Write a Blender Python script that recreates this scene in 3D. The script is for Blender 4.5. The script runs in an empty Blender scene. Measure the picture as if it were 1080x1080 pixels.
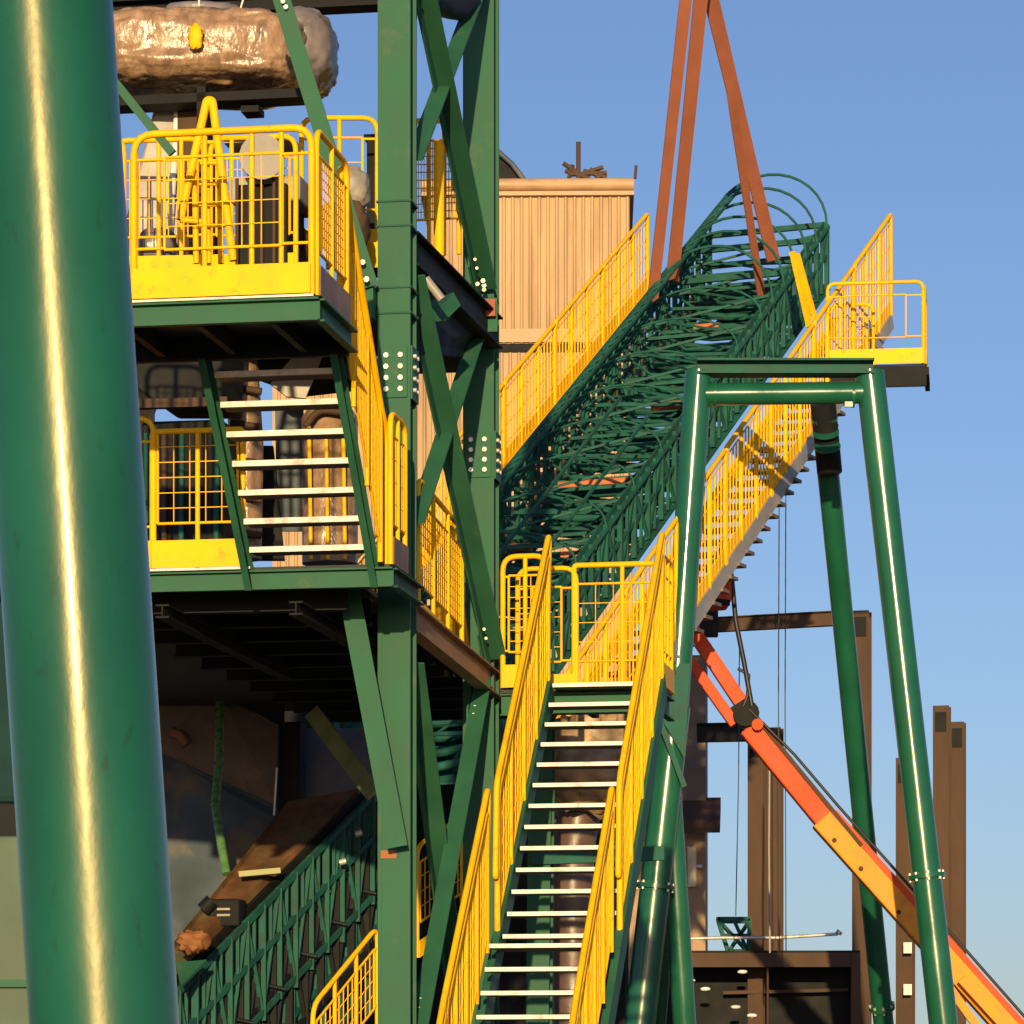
import bpy, math, random
from mathutils import Vector, noise
random.seed(7)
V = Vector
Z = V((0, 0, 1))
C = bpy.context.scene.collection

# ------------------------------------------------------------------ camera model
F, HOR, CAMZ = 4000.0, 1180.0, 1.7
def P(x, y, D):
    return V(((x - 540) / F * D, D, CAMZ + (HOR - y) / F * D))
class Frame:                       # local axes: a to the right, b away, c up
    def __init__(s, o, yaw, slope=0):
        y = math.radians(yaw)
        s.o = V(o); s.u = V((math.cos(y), -math.sin(y), 0)); s.v = V((math.sin(y), math.cos(y), 0))
    def __call__(s, a, b, c):
        return s.o + s.u * a + s.v * b + Z * c
YAW = 9.78

# ------------------------------------------------------------------ mesh builder
class MB:
    def __init__(s): s.v = []; s.f = []; s.sm = []
    def add(s, vs, fs, smooth=False):
        k = len(s.v); s.v += [V(p) for p in vs]
        s.f += [tuple(i + k for i in f) for f in fs]; s.sm += [smooth] * len(fs)
    def hexa(s, p):                # p: 4 bottom, 4 top
        s.add(p, [(3, 2, 1, 0), (4, 5, 6, 7), (0, 1, 5, 4), (1, 2, 6, 5), (2, 3, 7, 6), (3, 0, 4, 7)])
    def box(s, fr, a0, a1, b0, b1, c0, c1):
        s.hexa([fr(a0, b0, c0), fr(a1, b0, c0), fr(a1, b1, c0), fr(a0, b1, c0),
                fr(a0, b0, c1), fr(a1, b0, c1), fr(a1, b1, c1), fr(a0, b1, c1)])
    def prof(s, p, q, pts, up=Z):
        p, q = V(p), V(q); d = (q - p).normalized()
        sd = d.cross(V(up))
        if sd.length < 1e-4: sd = d.cross(V((0, 1, 0)))
        sd.normalize(); n = sd.cross(d)
        m = len(pts)
        vs = [p + sd * x + n * y for x, y in pts] + [q + sd * x + n * y for x, y in pts]
        fs = [(i, (i + 1) % m, (i + 1) % m + m, i + m) for i in range(m)]
        s.add(vs, fs + [tuple(range(m))[::-1], tuple(range(m, 2 * m))])
    def beam(s, p, q, w, h, up=Z):
        s.prof(p, q, [(-w/2, -h/2), (w/2, -h/2), (w/2, h/2), (-w/2, h/2)], up)
    def isec(s, p, q, w, h, tf=.014, tw=.01, up=Z):
        a, b, t = w/2, h/2, tw/2
        s.prof(p, q, [(-a, -b), (a, -b), (a, -b+tf), (t, -b+tf), (t, b-tf), (a, b-tf), (a, b), (-a, b), (-a, b-tf), (-t, b-tf), (-t, -b+tf), (-a, -b+tf)], up)
    def chan(s, p, q, w, h, t=.012, up=Z):          # open side towards +side
        a, b = w/2, h/2
        s.prof(p, q, [(-a, -b), (a, -b), (a, -b+t), (-a+t, -b+t), (-a+t, b-t), (a, b-t), (a, b), (-a, b)], up)
    def angle(s, p, q, w, h, t=.012, up=Z):
        a, b = w/2, h/2
        s.prof(p, q, [(-a, -b), (a, -b), (a, -b+t), (-a+t, -b+t), (-a+t, b), (-a, b)], up)
    def path(s, pts, r, n=8, closed=False, cap=True):
        pts = [V(p) for p in pts]; m = len(pts); rings = []
        ref = None
        for i in range(m):
            if closed: t = (pts[(i+1) % m] - pts[i-1])
            elif i == 0: t = pts[1] - pts[0]
            elif i == m-1: t = pts[-1] - pts[-2]
            else: t = (pts[i+1] - pts[i]).normalized() + (pts[i] - pts[i-1]).normalized()
            if t.length < 1e-9: t = V((0, 0, 1))
            t.normalize()
            if ref is None:
                ref = t.cross(V((.31, .52, .79)))
            ref = ref - t * ref.dot(t); ref.normalize()
            e = t.cross(ref)
            rr = r[i] if isinstance(r, (list, tuple)) else r
            rings.append([pts[i] + ref * (rr * math.cos(2*math.pi*k/n)) + e * (rr * math.sin(2*math.pi*k/n)) for k in range(n)])
        vs = [p for rg in rings for p in rg]; fs = []
        for i in range(m if closed else m-1):
            j = (i+1) % m
            for k in range(n):
                k2 = (k+1) % n
                fs.append((i*n+k, i*n+k2, j*n+k2, j*n+k))
        s.add(vs, fs, n > 5)
        if not closed and cap:
            s.add(rings[0], [tuple(range(n))[::-1]]); s.add(rings[-1], [tuple(range(n))])
    def tube(s, p, q, r, n=8): s.path([p, q], r, n)
    def plate(s, pts, thick, direc=None):            # polygon with thickness along direc
        pts = [V(p) for p in pts]
        if direc is None:
            nn = V((0, 0, 0))
            for i in range(len(pts)):
                nn += (pts[i] - pts[0]).cross(pts[(i+1) % len(pts)] - pts[0])
            direc = nn.normalized()
            if direc.y < 0: direc = -direc
        m = len(pts); vs = pts + [p + direc * thick for p in pts]
        s.add(vs, [tuple(range(m)), tuple(range(m, 2*m))[::-1]] + [(i, i+m, (i+1) % m + m, (i+1) % m) for i in range(m)])
    def build(s, name, mat, parent=None, loc=None, bevel=0):
        me = bpy.data.meshes.new(name); o = bpy.data.objects.new(name, me); C.objects.link(o)
        if parent is not None:
            base = BASE[parent.name]; o.parent = parent
            BASE[o.name] = base
        else:
            if loc is None:
                xs = [p.x for p in s.v]; ys = [p.y for p in s.v]; zs = [p.z for p in s.v]
                loc = V(((min(xs)+max(xs))/2, (min(ys)+max(ys))/2, min(zs)))
            base = V(loc); o.location = base; BASE[o.name] = base
        me.from_pydata([tuple(p - base) for p in s.v], [], s.f)
        me.polygons.foreach_set('use_smooth', s.sm)
        me.update()
        me.validate()
        import bmesh
        bm = bmesh.new(); bm.from_mesh(me); bmesh.ops.recalc_face_normals(bm, faces=bm.faces); bm.to_mesh(me); bm.free()
        me.materials.append(mat)
        if bevel:
            b = o.modifiers.new('bevel', 'BEVEL'); b.width = bevel; b.segments = 2; b.limit_method = 'ANGLE'
        return o
BASE = {}
def tag(o, label=None, cat=None, group=None, kind=None):
    if label: o['label'] = label
    if cat: o['category'] = cat
    if group: o['group'] = group
    if kind: o['kind'] = kind
    return o
def thing(name, label, cat, loc, group=None):
    o = bpy.data.objects.new(name, None); C.objects.link(o)
    o.location = V(loc); o.empty_display_size = .2
    BASE[o.name] = V(loc)
    return tag(o, label, cat, group)
def rounded(pts, rad, seg=5):
    pts = [V(p) for p in pts]; out = [pts[0]]
    for i in range(1, len(pts)-1):
        p = pts[i]; a = (pts[i-1]-p); b = (pts[i+1]-p)
        r = min(rad, a.length*.49, b.length*.49)
        p0 = p + a.normalized()*r; p1 = p + b.normalized()*r
        for k in range(seg+1):
            t = k/seg
            out.append(p0*(1-t)**2 + p*2*t*(1-t) + p1*t*t)
    out.append(pts[-1]); return out
def lerp(a, b, t): return V(a)*(1-t) + V(b)*t

# ------------------------------------------------------------------ materials
def mat(name, col, rough=.5, metal=0, var=.25, scale=3, col2=None, mix=0, mscale=1.5, bump=0, bscale=30, spec=.5, coat=0, stretch=(1, 1, 1), msharp=(.5, .65), rvar=.1):
    m = bpy.data.materials.new(name); m.use_nodes = True
    nt = m.node_tree; N = nt.nodes; L = nt.links
    b = N['Principled BSDF']
    b.inputs['Roughness'].default_value = rough; b.inputs['Metallic'].default_value = metal
    b.inputs['Specular IOR Level'].default_value = spec
    b.inputs['Coat Weight'].default_value = coat; b.inputs['Coat Roughness'].default_value = .08
    tc = N.new('ShaderNodeTexCoord'); mp = N.new('ShaderNodeMapping'); L.new(tc.outputs['Object'], mp.inputs[0])
    mp.inputs['Scale'].default_value = stretch
    n1 = N.new('ShaderNodeTexNoise'); n1.inputs['Scale'].default_value = scale; n1.inputs['Detail'].default_value = 6
    L.new(mp.outputs[0], n1.inputs['Vector'])
    r = N.new('ShaderNodeMapRange'); r.inputs['From Min'].default_value = .3; r.inputs['From Max'].default_value = .7
    r.inputs['To Min'].default_value = 1-var; r.inputs['To Max'].default_value = 1+var
    L.new(n1.outputs[0], r.inputs[0])
    mul = N.new('ShaderNodeMix'); mul.data_type = 'RGBA'; mul.blend_type = 'MULTIPLY'; mul.inputs[0].default_value = 1
    mul.inputs[6].default_value = (*col, 1); L.new(r.outputs[0], mul.inputs[7])
    out = mul.outputs[2]
    if col2:
        n2 = N.new('ShaderNodeTexNoise'); n2.inputs['Scale'].default_value = mscale; n2.inputs['Detail'].default_value = 8; n2.inputs['Roughness'].default_value = .65
        L.new(mp.outputs[0], n2.inputs['Vector'])
        r2 = N.new('ShaderNodeMapRange'); r2.inputs['From Min'].default_value = msharp[0]; r2.inputs['From Max'].default_value = msharp[1]
        r2.inputs['To Max'].default_value = mix; L.new(n2.outputs[0], r2.inputs[0])
        mx = N.new('ShaderNodeMix'); mx.data_type = 'RGBA'; L.new(r2.outputs[0], mx.inputs[0]); L.new(out, mx.inputs[6]); mx.inputs[7].default_value = (*col2, 1)
        out = mx.outputs[2]
    L.new(out, b.inputs['Base Color'])
    rr = N.new('ShaderNodeMapRange'); rr.inputs['From Min'].default_value = .3; rr.inputs['From Max'].default_value = .7
    rr.inputs['To Min'].default_value = max(.03, rough-rvar); rr.inputs['To Max'].default_value = min(1, rough+rvar)
    L.new(n1.outputs[0], rr.inputs[0]); L.new(rr.outputs[0], b.inputs['Roughness'])
    if bump:
        n3 = N.new('ShaderNodeTexNoise'); n3.inputs['Scale'].default_value = bscale; n3.inputs['Detail'].default_value = 4
        L.new(mp.outputs[0], n3.inputs['Vector'])
        bp = N.new('ShaderNodeBump'); bp.inputs['Strength'].default_value = bump; bp.inputs['Distance'].default_value = .02
        L.new(n3.outputs[0], bp.inputs['Height']); L.new(bp.outputs[0], b.inputs['Normal'])
    return m
GREEN  = mat('green_paint', (.024, .108, .060), .6, spec=.22, var=.18, scale=2.5, col2=(.10, .13, .07), mix=.5, mscale=4, msharp=(.6, .75), bump=.05, bscale=12)
PIPE   = mat('green_pipe_paint', (.008, .090, .062), .29, var=.3, scale=2.2, col2=(.012, .040, .03), mix=.6, mscale=21, msharp=(.59, .70), bump=.07, bscale=17, spec=.45, coat=.2, stretch=(1, 1, .45))
PIPE.node_tree.nodes['Principled BSDF'].inputs['Coat Tint'].default_value = (1, .97, .88, 1)
PIPE.node_tree.nodes['Principled BSDF'].inputs['Specular Tint'].default_value = (1, .82, .5, 1)  # golden sun glow put into the highlight colour
LEGS   = mat('green_leg_paint', (.010, .095, .050), .2, var=.15, scale=2, bump=.04, bscale=8, spec=.6)
DGREEN = mat('dark_green_with_shade', (.013, .092, .070), .65, spec=.2, var=.3, scale=4, col2=(.03, .05, .04), mix=.6, mscale=6)  # darker green; on the gallery it stands in for shade
YEL    = mat('safety_yellow_paint', (.90, .475, .002), .55, spec=.2, var=.10, scale=4, col2=(.36, .17, .03), mix=.55, mscale=9, msharp=(.57, .72))
YELW   = mat('yellow_mesh_paint', (.87, .46, .003), .55, spec=.2, var=.1, scale=6)
GALV   = mat('galvanised_steel', (.55, .52, .48), .5, metal=.3, var=.3, scale=9, col2=(.20, .14, .09), mix=.7, mscale=6, msharp=(.54, .7))
TREADU = mat('tread_steel', (.16, .13, .11), .6, metal=.2, var=.3, scale=10)
BOLT   = mat('bolt_zinc', (.72, .68, .55), .3, metal=.4)
RUST   = mat('rust_primer_steel', (.075, .045, .028), .75, spec=.2, var=.3, scale=3, col2=(.09, .05, .035), mix=.7, mscale=2.5, stretch=(1, 1, .3))
RUSTB  = mat('brown_primer_and_shade', (.26, .15, .085), .6, var=.3, scale=5, col2=(.1, .06, .04), mix=.7)
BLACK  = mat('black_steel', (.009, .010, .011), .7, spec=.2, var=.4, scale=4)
DARK   = mat('shade_wall', (.010, .011, .012), .85, spec=.15, var=.5, scale=1.5, col2=(.04, .035, .03), mix=.6, mscale=.9)
DECKU  = mat('deck_grating', (.02, .026, .03), .7, var=.5, scale=3)
TAN    = mat('tan_cladding', (.46, .315, .175), .65, spec=.2, var=.14, scale=1.2, col2=(.24, .14, .075), mix=.7, mscale=1.6, msharp=(.50, .75), stretch=(2.2, 1, .22))
TANCAP = mat('tan_flashing', (.45, .28, .15), .6, var=.15, scale=2)
WRAP   = mat('brown_plastic_wrap', (.25, .155, .09), .3, var=.4, scale=6, col2=(.45, .31, .21), mix=.6, mscale=9, bump=1.0, bscale=9, spec=.55, stretch=(1.3, 1.3, .7))
WRAPG  = mat('grey_plastic_wrap', (.17, .15, .155), .35, var=.3, scale=5, bump=.4, bscale=6, spec=.4)
GREY   = mat('grey_painted_plate', (.30, .28, .25), .5, var=.2, scale=3, col2=(.2, .13, .09), mix=.6, mscale=3)
BLUEG  = mat('blue_grey_plate', (.065, .09, .115), .6, spec=.3, var=.3, scale=1.8, col2=(.20, .14, .08), mix=.8, mscale=1.6)  # base darkened to carry the hopper's shade
BROWNP = mat('brown_shaded_plate', (.13, .088, .062), .6, var=.35, scale=2.5, col2=(.07, .06, .05), mix=.8, mscale=1.7)  # plate colour darkened to stand in for shade on the hopper
RUSTD  = mat('rusty_belt_deck', (.13, .065, .03), .8, spec=.2, var=.5, scale=4, col2=(.10, .11, .06), mix=.9, mscale=2.5)
STRAP  = mat('brown_webbing', (.30, .105, .06), .8, spec=.15, var=.1, scale=3, bump=.2, bscale=60)
ORANGE = mat('orange_red_paint', (.70, .075, .018), .6, var=.12, scale=3, col2=(.3, .06, .03), mix=.4, mscale=5, spec=.25)
AMBER  = mat('amber_paint', (.72, .29, .025), .6, var=.12, scale=3, col2=(.35, .17, .05), mix=.4, mscale=5, spec=.25)
RUBBER = mat('black_rubber', (.01, .01, .01), .5)
CABLE  = mat('grey_cable', (.05, .055, .065), .6)
GGREY  = mat('green_grey_panel', (.09, .13, .09), .7, spec=.2, var=.25, scale=2.5, col2=(.10, .13, .10), mix=.6)
ROLLO  = mat('orange_roller', (.55, .17, .06), .5, var=.2)
WHITE  = mat('white_tag', (.7, .68, .62), .5)
CONDUIT= mat('green_conduit', (.085, .20, .06), .3, var=.25, scale=20, bump=.3, bscale=50)
GRAVEL = mat('ground_gravel', (.16, .13, .10), .9, var=.4, scale=.5, col2=(.08, .07, .06), mix=.8, mscale=.3, bump=.4, bscale=6)

# ------------------------------------------------------------------ reusable pieces
def guardrail(parent, a, b, h=1.1, r=.021, posts=1, toe=.19, mesh=.11, inset=.13, bars=None, rad=.12, toe_off=0, toe_mat=None, wire=.0045, ends=(True, True), name='guardrail', low=.30, high=.16):
    """frame with rounded top corners (part), posts and infill panel (sub-parts), toe plate (part)"""
    a, b = V(a), V(b); d = b-a; L = V((d.x, d.y, 0)).length; dn = d.normalized()
    m = MB()
    m.path(rounded([a, a+Z*h, b+Z*h, b], rad), r, 8)
    g = m.build(name, YEL, parent)
    for i in range(posts):
        t = (i+1)/(posts+1); p = lerp(a, b, t)
        q = MB(); q.tube(p, p+Z*(h-r*.5), r*.85, 8); q.build('post', YEL, g)
    # infill panel : inset frame + wires
    i0 = min(inset/max(L, .01), .3)
    q = MB(); z0, z1 = low, h-high
    c0, c1 = lerp(a, b, i0), lerp(a, b, 1-i0)
    fr = [c0+Z*z0, c1+Z*z0, c1+Z*z1, c0+Z*z1]
    for k in range(4): q.tube(fr[k], fr[(k+1) % 4], .011, 6)
    for zz in (z0+.01, z1-.01):
        q.tube(a+Z*zz, c0+Z*zz, .011, 6); q.tube(c1+Z*zz, b+Z*zz, .011, 6)
    LL = L*(1-2*i0)
    nx = max(1, int(LL/(bars or mesh))); nz = max(1, int((z1-z0)/mesh))
    for k in range(1, nx):
        p = lerp(c0, c1, k/nx); q.tube(p+Z*z0, p+Z*z1, wire*(1.3 if bars else 1), 4)
    if not bars:
        for k in range(1, nz):
            zz = z0+(z1-z0)*k/nz; q.tube(c0+Z*zz, c1+Z*zz, wire, 4)
    else:
        for k in range(1, 4):
            zz = z0+(z1-z0)*k/4; q.tube(c0+Z*zz, c1+Z*zz, wire, 4)
    q.build('infill_panel', YELW, g)
    if toe:
        n = V((dn.y, -dn.x, 0)).normalized()
        t = MB(); o = n*(r+.008+toe_off)
        t.hexa([a+o, b+o, b+o-n*.008, a+o-n*.008, a+o+Z*toe, b+o+Z*toe, b+o-n*.008+Z*toe, a+o-n*.008+Z*toe])
        t.build('toe_plate', toe_mat or YEL, parent)
    return g

def brace(name, label, p, q, w, h, m=GREEN, group=None, up=Z, kind='box', gus=True, cat='brace'):
    t = thing(name, label, cat, q if q.z < p.z else p, group)
    s = MB()
    if kind == 'box': s.beam(p, q, w, h, up)
    elif kind == 'angle': s.angle(p, q, w, h, .014, up)
    elif kind == 'i': s.isec(p, q, w, h, up=up)
    s.build('brace_bar' if cat == 'brace' else 'beam_bar', m, t)
    return t
def bolts(parent, pts, normal, r=.018):
    for p in pts:
        b = MB(); b.path([p, V(p)+V(normal)*.022], r, 6); b.build('bolt', BOLT, parent)

# ================================================================== SETTING
g = MB()
n = 24
for i in range(n):
    for j in range(n):
        x0, x1 = -400+800*i/n, -400+800*(i+1)/n; y0, y1 = -300+1200*j/n, -300+1200*(j+1)/n
        g.add([(x0, y0, 0), (x1, y0, 0), (x1, y1, 0), (x0, y1, 0)], [(0, 1, 2, 3)])
tag(g.build('ground', GRAVEL, loc=(0, 0, 0)), kind='structure')

# ================================================================== FRONT PIPE LEG
t = thing('pipe_column', 'huge glossy green steel pipe in the left foreground with worn scuffed paint', 'pipe column', V((P(166, 1935, 9).x, 9, 0)))
D = 9; top = P(23, -250, D); bot = P(166, 1935, D)
m = MB(); m.path([lerp(bot, top, k/40) for k in range(41)], .1775, 64); m.build('pipe', PIPE, t)
m = MB(); m.path([bot-Z*.0, bot+Z*.03], .32, 24); m.build('base_plate', GREEN, t)
m = MB(); m.path([top, top+Z*.03], .26, 32); m.build('top_flange', GREEN, t)

# grey green container behind the pipe
fr = Frame(P(-60, 1180, 15)-Z*1.7, 0)
t = thing('storage_tank', 'grey green steel cabinet half hidden behind the huge front pipe', 'cabinet', fr(.2, .6, 0))
m = MB(); m.box(fr, -.8, .5, 0, 1.4, .2, 2.82); m.build('cabinet_body', GGREY, t, bevel=.02)
m = MB(); m.box(fr, -.82, .52, -.03, 1.42, 2.22, 2.25); m.build('seam_rail', GREEN, t)
m = MB(); m.box(fr, -.75, .45, .05, 1.3, 2.82, 2.95); m.build('gap_strip', BLACK, t)
m = MB(); m.box(fr, -.8, .5, .02, 1.38, 2.95, 3.75); m.build('lid_housing', mat('teal_panel', (.012, .04, .04), .85, spec=.1), t, bevel=.03)
m = MB(); m.box(fr, -.75, .45, .05, 1.35, 0, .2); m.build('plinth', BLACK, t)

# ================================================================== LEFT TOWER
F1 = Frame((0, 0, 0), YAW)
u1, v1 = F1.u, F1.v
def column(label, px, D, w, depth, ztop, splice_y, stiff=()):
    base = P(px, 1180, D); base.z = 0
    fr = Frame(base, YAW)
    t = thing('steel_column', label, 'column', fr(0, depth/2, 0), 'green columns of the tower')
    m = MB(); m.isec(fr(0, depth/2, 0), fr(0, depth/2, ztop), w, depth, .022, .016, up=fr.v); m.build('shaft', GREEN, t)
    m = MB(); m.box(fr, -w*.9, w*.9, -.1, depth+.1, 0, .03); m.build('base_plate', GREEN, t)
    zc = CAMZ+(HOR-splice_y)/F*D
    m = MB(); m.box(fr, -w*.42, w*.42, -.016, 0-.002, zc-.19, zc+.19); m.build('splice_plate', GREEN, t, bevel=.003)
    m = MB(); m.box(fr, w/2+.002, w/2+.016, .0, depth, zc-.2, zc+.2); m.build('splice_plate', GREEN, t)
    pts = [fr(sx*w*.22, -.016, zc+k*.085-.1275) for sx in (-1, 1) for k in range(4)]
    bolts(t, pts, -fr.v, .021)
    pts = [fr(w/2+.016, .05+.1*k2, zc+k*.085-.1275) for k2 in (0, 1) for k in range(4)]
    bolts(t, pts, fr.u, .018)
    pts = [fr(-w/2-.0, .06, zc+k*.085-.1275) for k in range(4)]
    bolts(t, pts, -fr.u, .018)
    for sy in stiff:
        z = CAMZ+(HOR-sy)/F*D
        m = MB(); m.box(fr, -w/2-.01, w/2+.01, -.012, depth+.002, z-.007, z+.007); m.build('stiffener', DGREEN, t)
    m = MB(); m.box(fr, -w/2+.012, -w/2+.03, -.004, -.0005, 0, zc-.25); m.build('edge_strip', GREEN, t)
    return t, fr
col1, c1 = column('green steel column with four stiffener lines and a bolted splice, nearest of the two tower columns', 415.5, 28.5, .25, .25, 13, 393, (212, 238, 303, 330))
col2, c2 = column('green steel column behind the cross braces, with sky and tan wall at its right edge', 504.5, 31.9, .265, .26, 13, 480, ())
# rust burn on column 1
m = MB(); zr = CAMZ+(HOR-901)/F*28.5; m.box(c1, -.10, .02, -.006, -.001, zr-.03, zr+.03); o = m.build('rust_patch', mat('orange_rust', (.33, .13, .04), .8), col1)

# upper beam at the frame top, black in place of its shade
t = thing('upper_beam', 'beam painted black in place of shade, crossing the top edge of the photo above the wrapped bundle', 'beam', P(300, 12, 30.1))
fr = Frame(P(398, 4, 30.1), YAW)
m = MB(); m.isec(fr(-4.2, .12, .075), fr(.0, .12, .075), .22, .15, .02, .02); m.build('beam_bar', BLACK, t)
m = MB(); m.box(fr, -2.2, -2.05, .02, .2, -.05, -.001); m.build('clamp', BLACK, t)
t = thing('upper_beam', 'black curved bracket between the tops of the two tower columns', 'bracket', P(470, 10, 30))
m = MB(); m.path([P(432, -22, 29), P(446, -8, 29.5), P(460, 0, 30.1), P(472, 8, 30.6), P(484, 10, 30.9), P(496, -6, 31.2)], .09, 10); m.build('bracket_bend', BLACK, t)

# X braces, each a thing
xb = [((441, -40, 28.85), (514, 310, 31.75), 'dark green brace running down right to the bolted gusset, upper pair'),
      ((500, -10, 31.75), (428, 178, 28.9), 'green brace rising right behind the other one, upper pair'),
      ((437, 296, 28.85), (524, 700, 31.75), 'dark green brace running down right, middle pair between the columns'),
      ((502, 340, 31.75), (430, 560, 28.9), 'green brace rising right, middle pair between the columns'),
      ((436, 705, 28.85), (486, 1080, 31.75), 'dark green brace running down right, lowest pair beside the stair'),
      ((502, 725, 31.75), (434, 1090, 28.9), 'green brace rising right, lowest pair beside the stair')]
for i, (p, q, lab) in enumerate(xb):
    p, q = P(*p), P(*q)
    if i % 2: p += u1*.07; q += u1*.07
    t = thing('cross_brace', lab, 'brace', q, 'cross braces between the tower columns')
    m = MB(); m.angle(p, q, .14, .15, .016, up=u1 if i % 2 == 0 else v1); m.build('brace_bar', GREEN if i % 2 == 0 else GREEN, t)
    for (e_, f_) in ((p, q), (q, p)):
        d_ = (f_-e_).normalized(); c_ = e_+d_*.22-u1*.09
        m = MB(); m.hexa([c_-d_*.2-Z*.1-u1*.008, c_+d_*.22-Z*.09-u1*.008, c_+d_*.22-Z*.09+u1*.008, c_-d_*.2-Z*.1+u1*.008, c_-d_*.2+Z*.16-u1*.008, c_+d_*.22+Z*.1-u1*.008, c_+d_*.22+Z*.1+u1*.008, c_-d_*.2+Z*.16+u1*.008]); m.build('gusset', GREEN, t)
        bolts(t, [c_+d_*(.05*j_)-v1*.075+u1*.06 for j_ in (1, 3)], -v1, .014)
    if i == 0:
        bolts(t, [lerp(p, q, .965)-v1*.08+Z*.0, lerp(p, q, .98)-v1*.08], -v1, .02)
t = thing('gusset_plate', 'small bolted green gusset where the upper cross braces meet the deck beam', 'gusset', P(512, 330, 31.5))
m = MB(); m.box(Frame(P(512, 350, 31.5), YAW), -.12, .1, 0, .02, 0, .28); m.build('plate', GREEN, t)
bolts(t, [P(504, 300, 31.45), P(511, 306, 31.45)], -v1)
m = MB(); m.box(Frame(P(508, 342, 31.46), YAW), .02, .12, -.03, -.01, .06, .2); m.build('red_patch', mat('red_primer', (.28, .07, .04), .6), t)
m = MB(); m.box(Frame(P(503, 335, 31.46), YAW), -.03, .03, -.03, -.01, .02, .18); m.build('white_clip', WHITE, t)

# deck beams between the columns
t = thing('deck_beam', 'black deck beam sloping down right between the columns below the yellow rails', 'beam', P(480, 320, 30))
m = MB(); m.isec(P(432, 262, 28.75), P(522, 352, 31.8), .14, .26); m.build('beam_bar', BLACK, t)
m = MB(); m.plate([P(437, 300, 29), P(520, 345, 31.8), P(505, 378, 31.8), P(437, 372, 29)], .03); m.build('deck_plate', BLACK, t)
m = MB(); m.plate([P(452, 318, 29.3), P(478, 308, 29.6), P(486, 322, 29.6), P(470, 338, 29.4), P(452, 340, 29.3)], .02); m.build('bracket', GREEN, t)
m = MB(); m.tube(P(449, 294, 29), P(466, 316, 29), .035, 8); m.build('conduit_stub', GREY, t)
t = thing('deck_beam', 'brown primed beam between the two columns ending at the stair landing', 'beam', P(500, 730, 31))
m = MB(); m.isec(P(434, 652, 28.75), P(552, 748, 33.4), .12, .21); m.build('beam_bar', RUSTB, t)

# knee braces
t = brace('knee_brace', 'green diagonal brace beside the upper stair rail, bolted to the near column', P(292, -20, 28.25), P(391, 303, 28.42), .13, .09, GREEN, 'knee braces of the near column', up=v1, kind='angle')
bolts(t, [P(383, 277, 28.3), P(387, 295, 28.3)], -v1, .022)
m = MB(); m.box(Frame(P(388, 335, 28.42), YAW), -.12, .04, 0, .2, 0, .24); m.build('seat_bracket', GREEN, t)
bolts(t, [P(299, 2, 28.2), P(302, 8, 28.2)], -v1, .018)
brace('knee_brace', 'green diagonal brace under the lower platform running down to the near column', P(366, 606, 28.2), P(420, 893, 28.35), .16, .10, GREEN, 'knee braces of the near column', up=v1, kind='angle')
brace('knee_brace', 'thin green brace behind the huge pipe, left of the yellow rails', P(112, 75, 27), P(182, 162, 27), .06, .05, GREEN, up=v1)
brace('knee_brace', 'short pale green brace beside the dark hopper, low on the left', P(330, 752, 34), P(393, 836, 33.2), .15, .07, mat('olive_brace', (.16, .19, .08), .5, var=.4, scale=3, col2=(.12, .08, .04), mix=.7), up=v1)

# ================================================================== UPPER PLATFORM + STAIR A + LOWER PLATFORM
A = Frame(P(333, 311, 25), YAW)
t = thing('platform', 'upper yellow railed platform with green edge beams, above the short stair', 'platform', A(-.8, .5, -.2), 'railed platforms')
m = MB(); m.box(A, -1.75, 0, 0, 1.05, -.035, 0); m.build('deck', DECKU, t)
m = MB(); m.chan(A(-1.75, -.03, -.10), A(.03, -.03, -.10), .06, .15); m.build('edge_beam', GREEN, t)
m = MB(); m.chan(A(.03, -.0, -.10), A(.03, 1.05, -.10), .06, .15); m.build('edge_beam', GREEN, t)
for k in range(3):
    m = MB(); m.beam(A(-.3-.5*k, .02, -.11), A(-.3-.5*k, 1.03, -.11), .05, .13); m.build('joist', BLACK, t)
m = MB(); m.beam(A(-1.75, 1.02, -.12), A(.0, 1.02, -.12), .05, .16); m.build('joist', BLACK, t)
m = MB(); m.box(A, -1.73, 0, -.068, -.060, -.02, -.004); m.build('nosing', GALV, t)
guardrail(t, A(-1.23, -.03, .0), A(-.02, -.03, .0), posts=0, mesh=.13, inset=.21, rad=.14, toe=.2, toe_off=.02, low=.33, r=.024)
for a_ in (-.75, -.43, -.23):
    g0 = MB(); g0.tube(A(a_, -.01, 0), A(a_, -.01, 1.08), .018, 8); g0.build('post', YEL, t)
guardrail(t, A(-1.75, -.03, 0), A(-1.30, -.03, 0), posts=1, mesh=.05, inset=.08, toe=.2, toe_off=.02)
guardrail(t, A(.0, .02, 0), A(.0, .95, 0), posts=1, mesh=.06, inset=.1, toe=.2, toe_mat=RUSTB)  # this side's toe plate is brown to stand in for its unlit face

# background yellow A frame on this platform
t2 = thing('ladder_frame', 'leaning yellow A shaped frame standing behind the upper rail', 'ladder frame', A(-.75, .7, 0))
m = MB(); m.path(rounded([P(190, 232, 25.9), P(218, 106, 25.9), P(224, 106, 25.9), P(246, 275, 25.9)], .05), .03, 8); m.build('frame', YEL, t2)
for k in range(3):
    m = MB(); x = 205+k*13; m.tube(P(x, 180-k*10, 25.95), P(x+2, 278, 25.95), .022, 6); m.build('bar', YEL, t2)
m = MB(); m.tube(P(190, 232, 25.9), P(215, 234, 25.9), .02, 6); m.build('bar', YEL, t2)
for k in range(5):
    m = MB(); yy = 150+k*22; m.tube(P(212-k*1, yy, 25.9), P(228+k*3, yy, 25.9), .014, 6); m.build('rung', YEL, t2)

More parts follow.
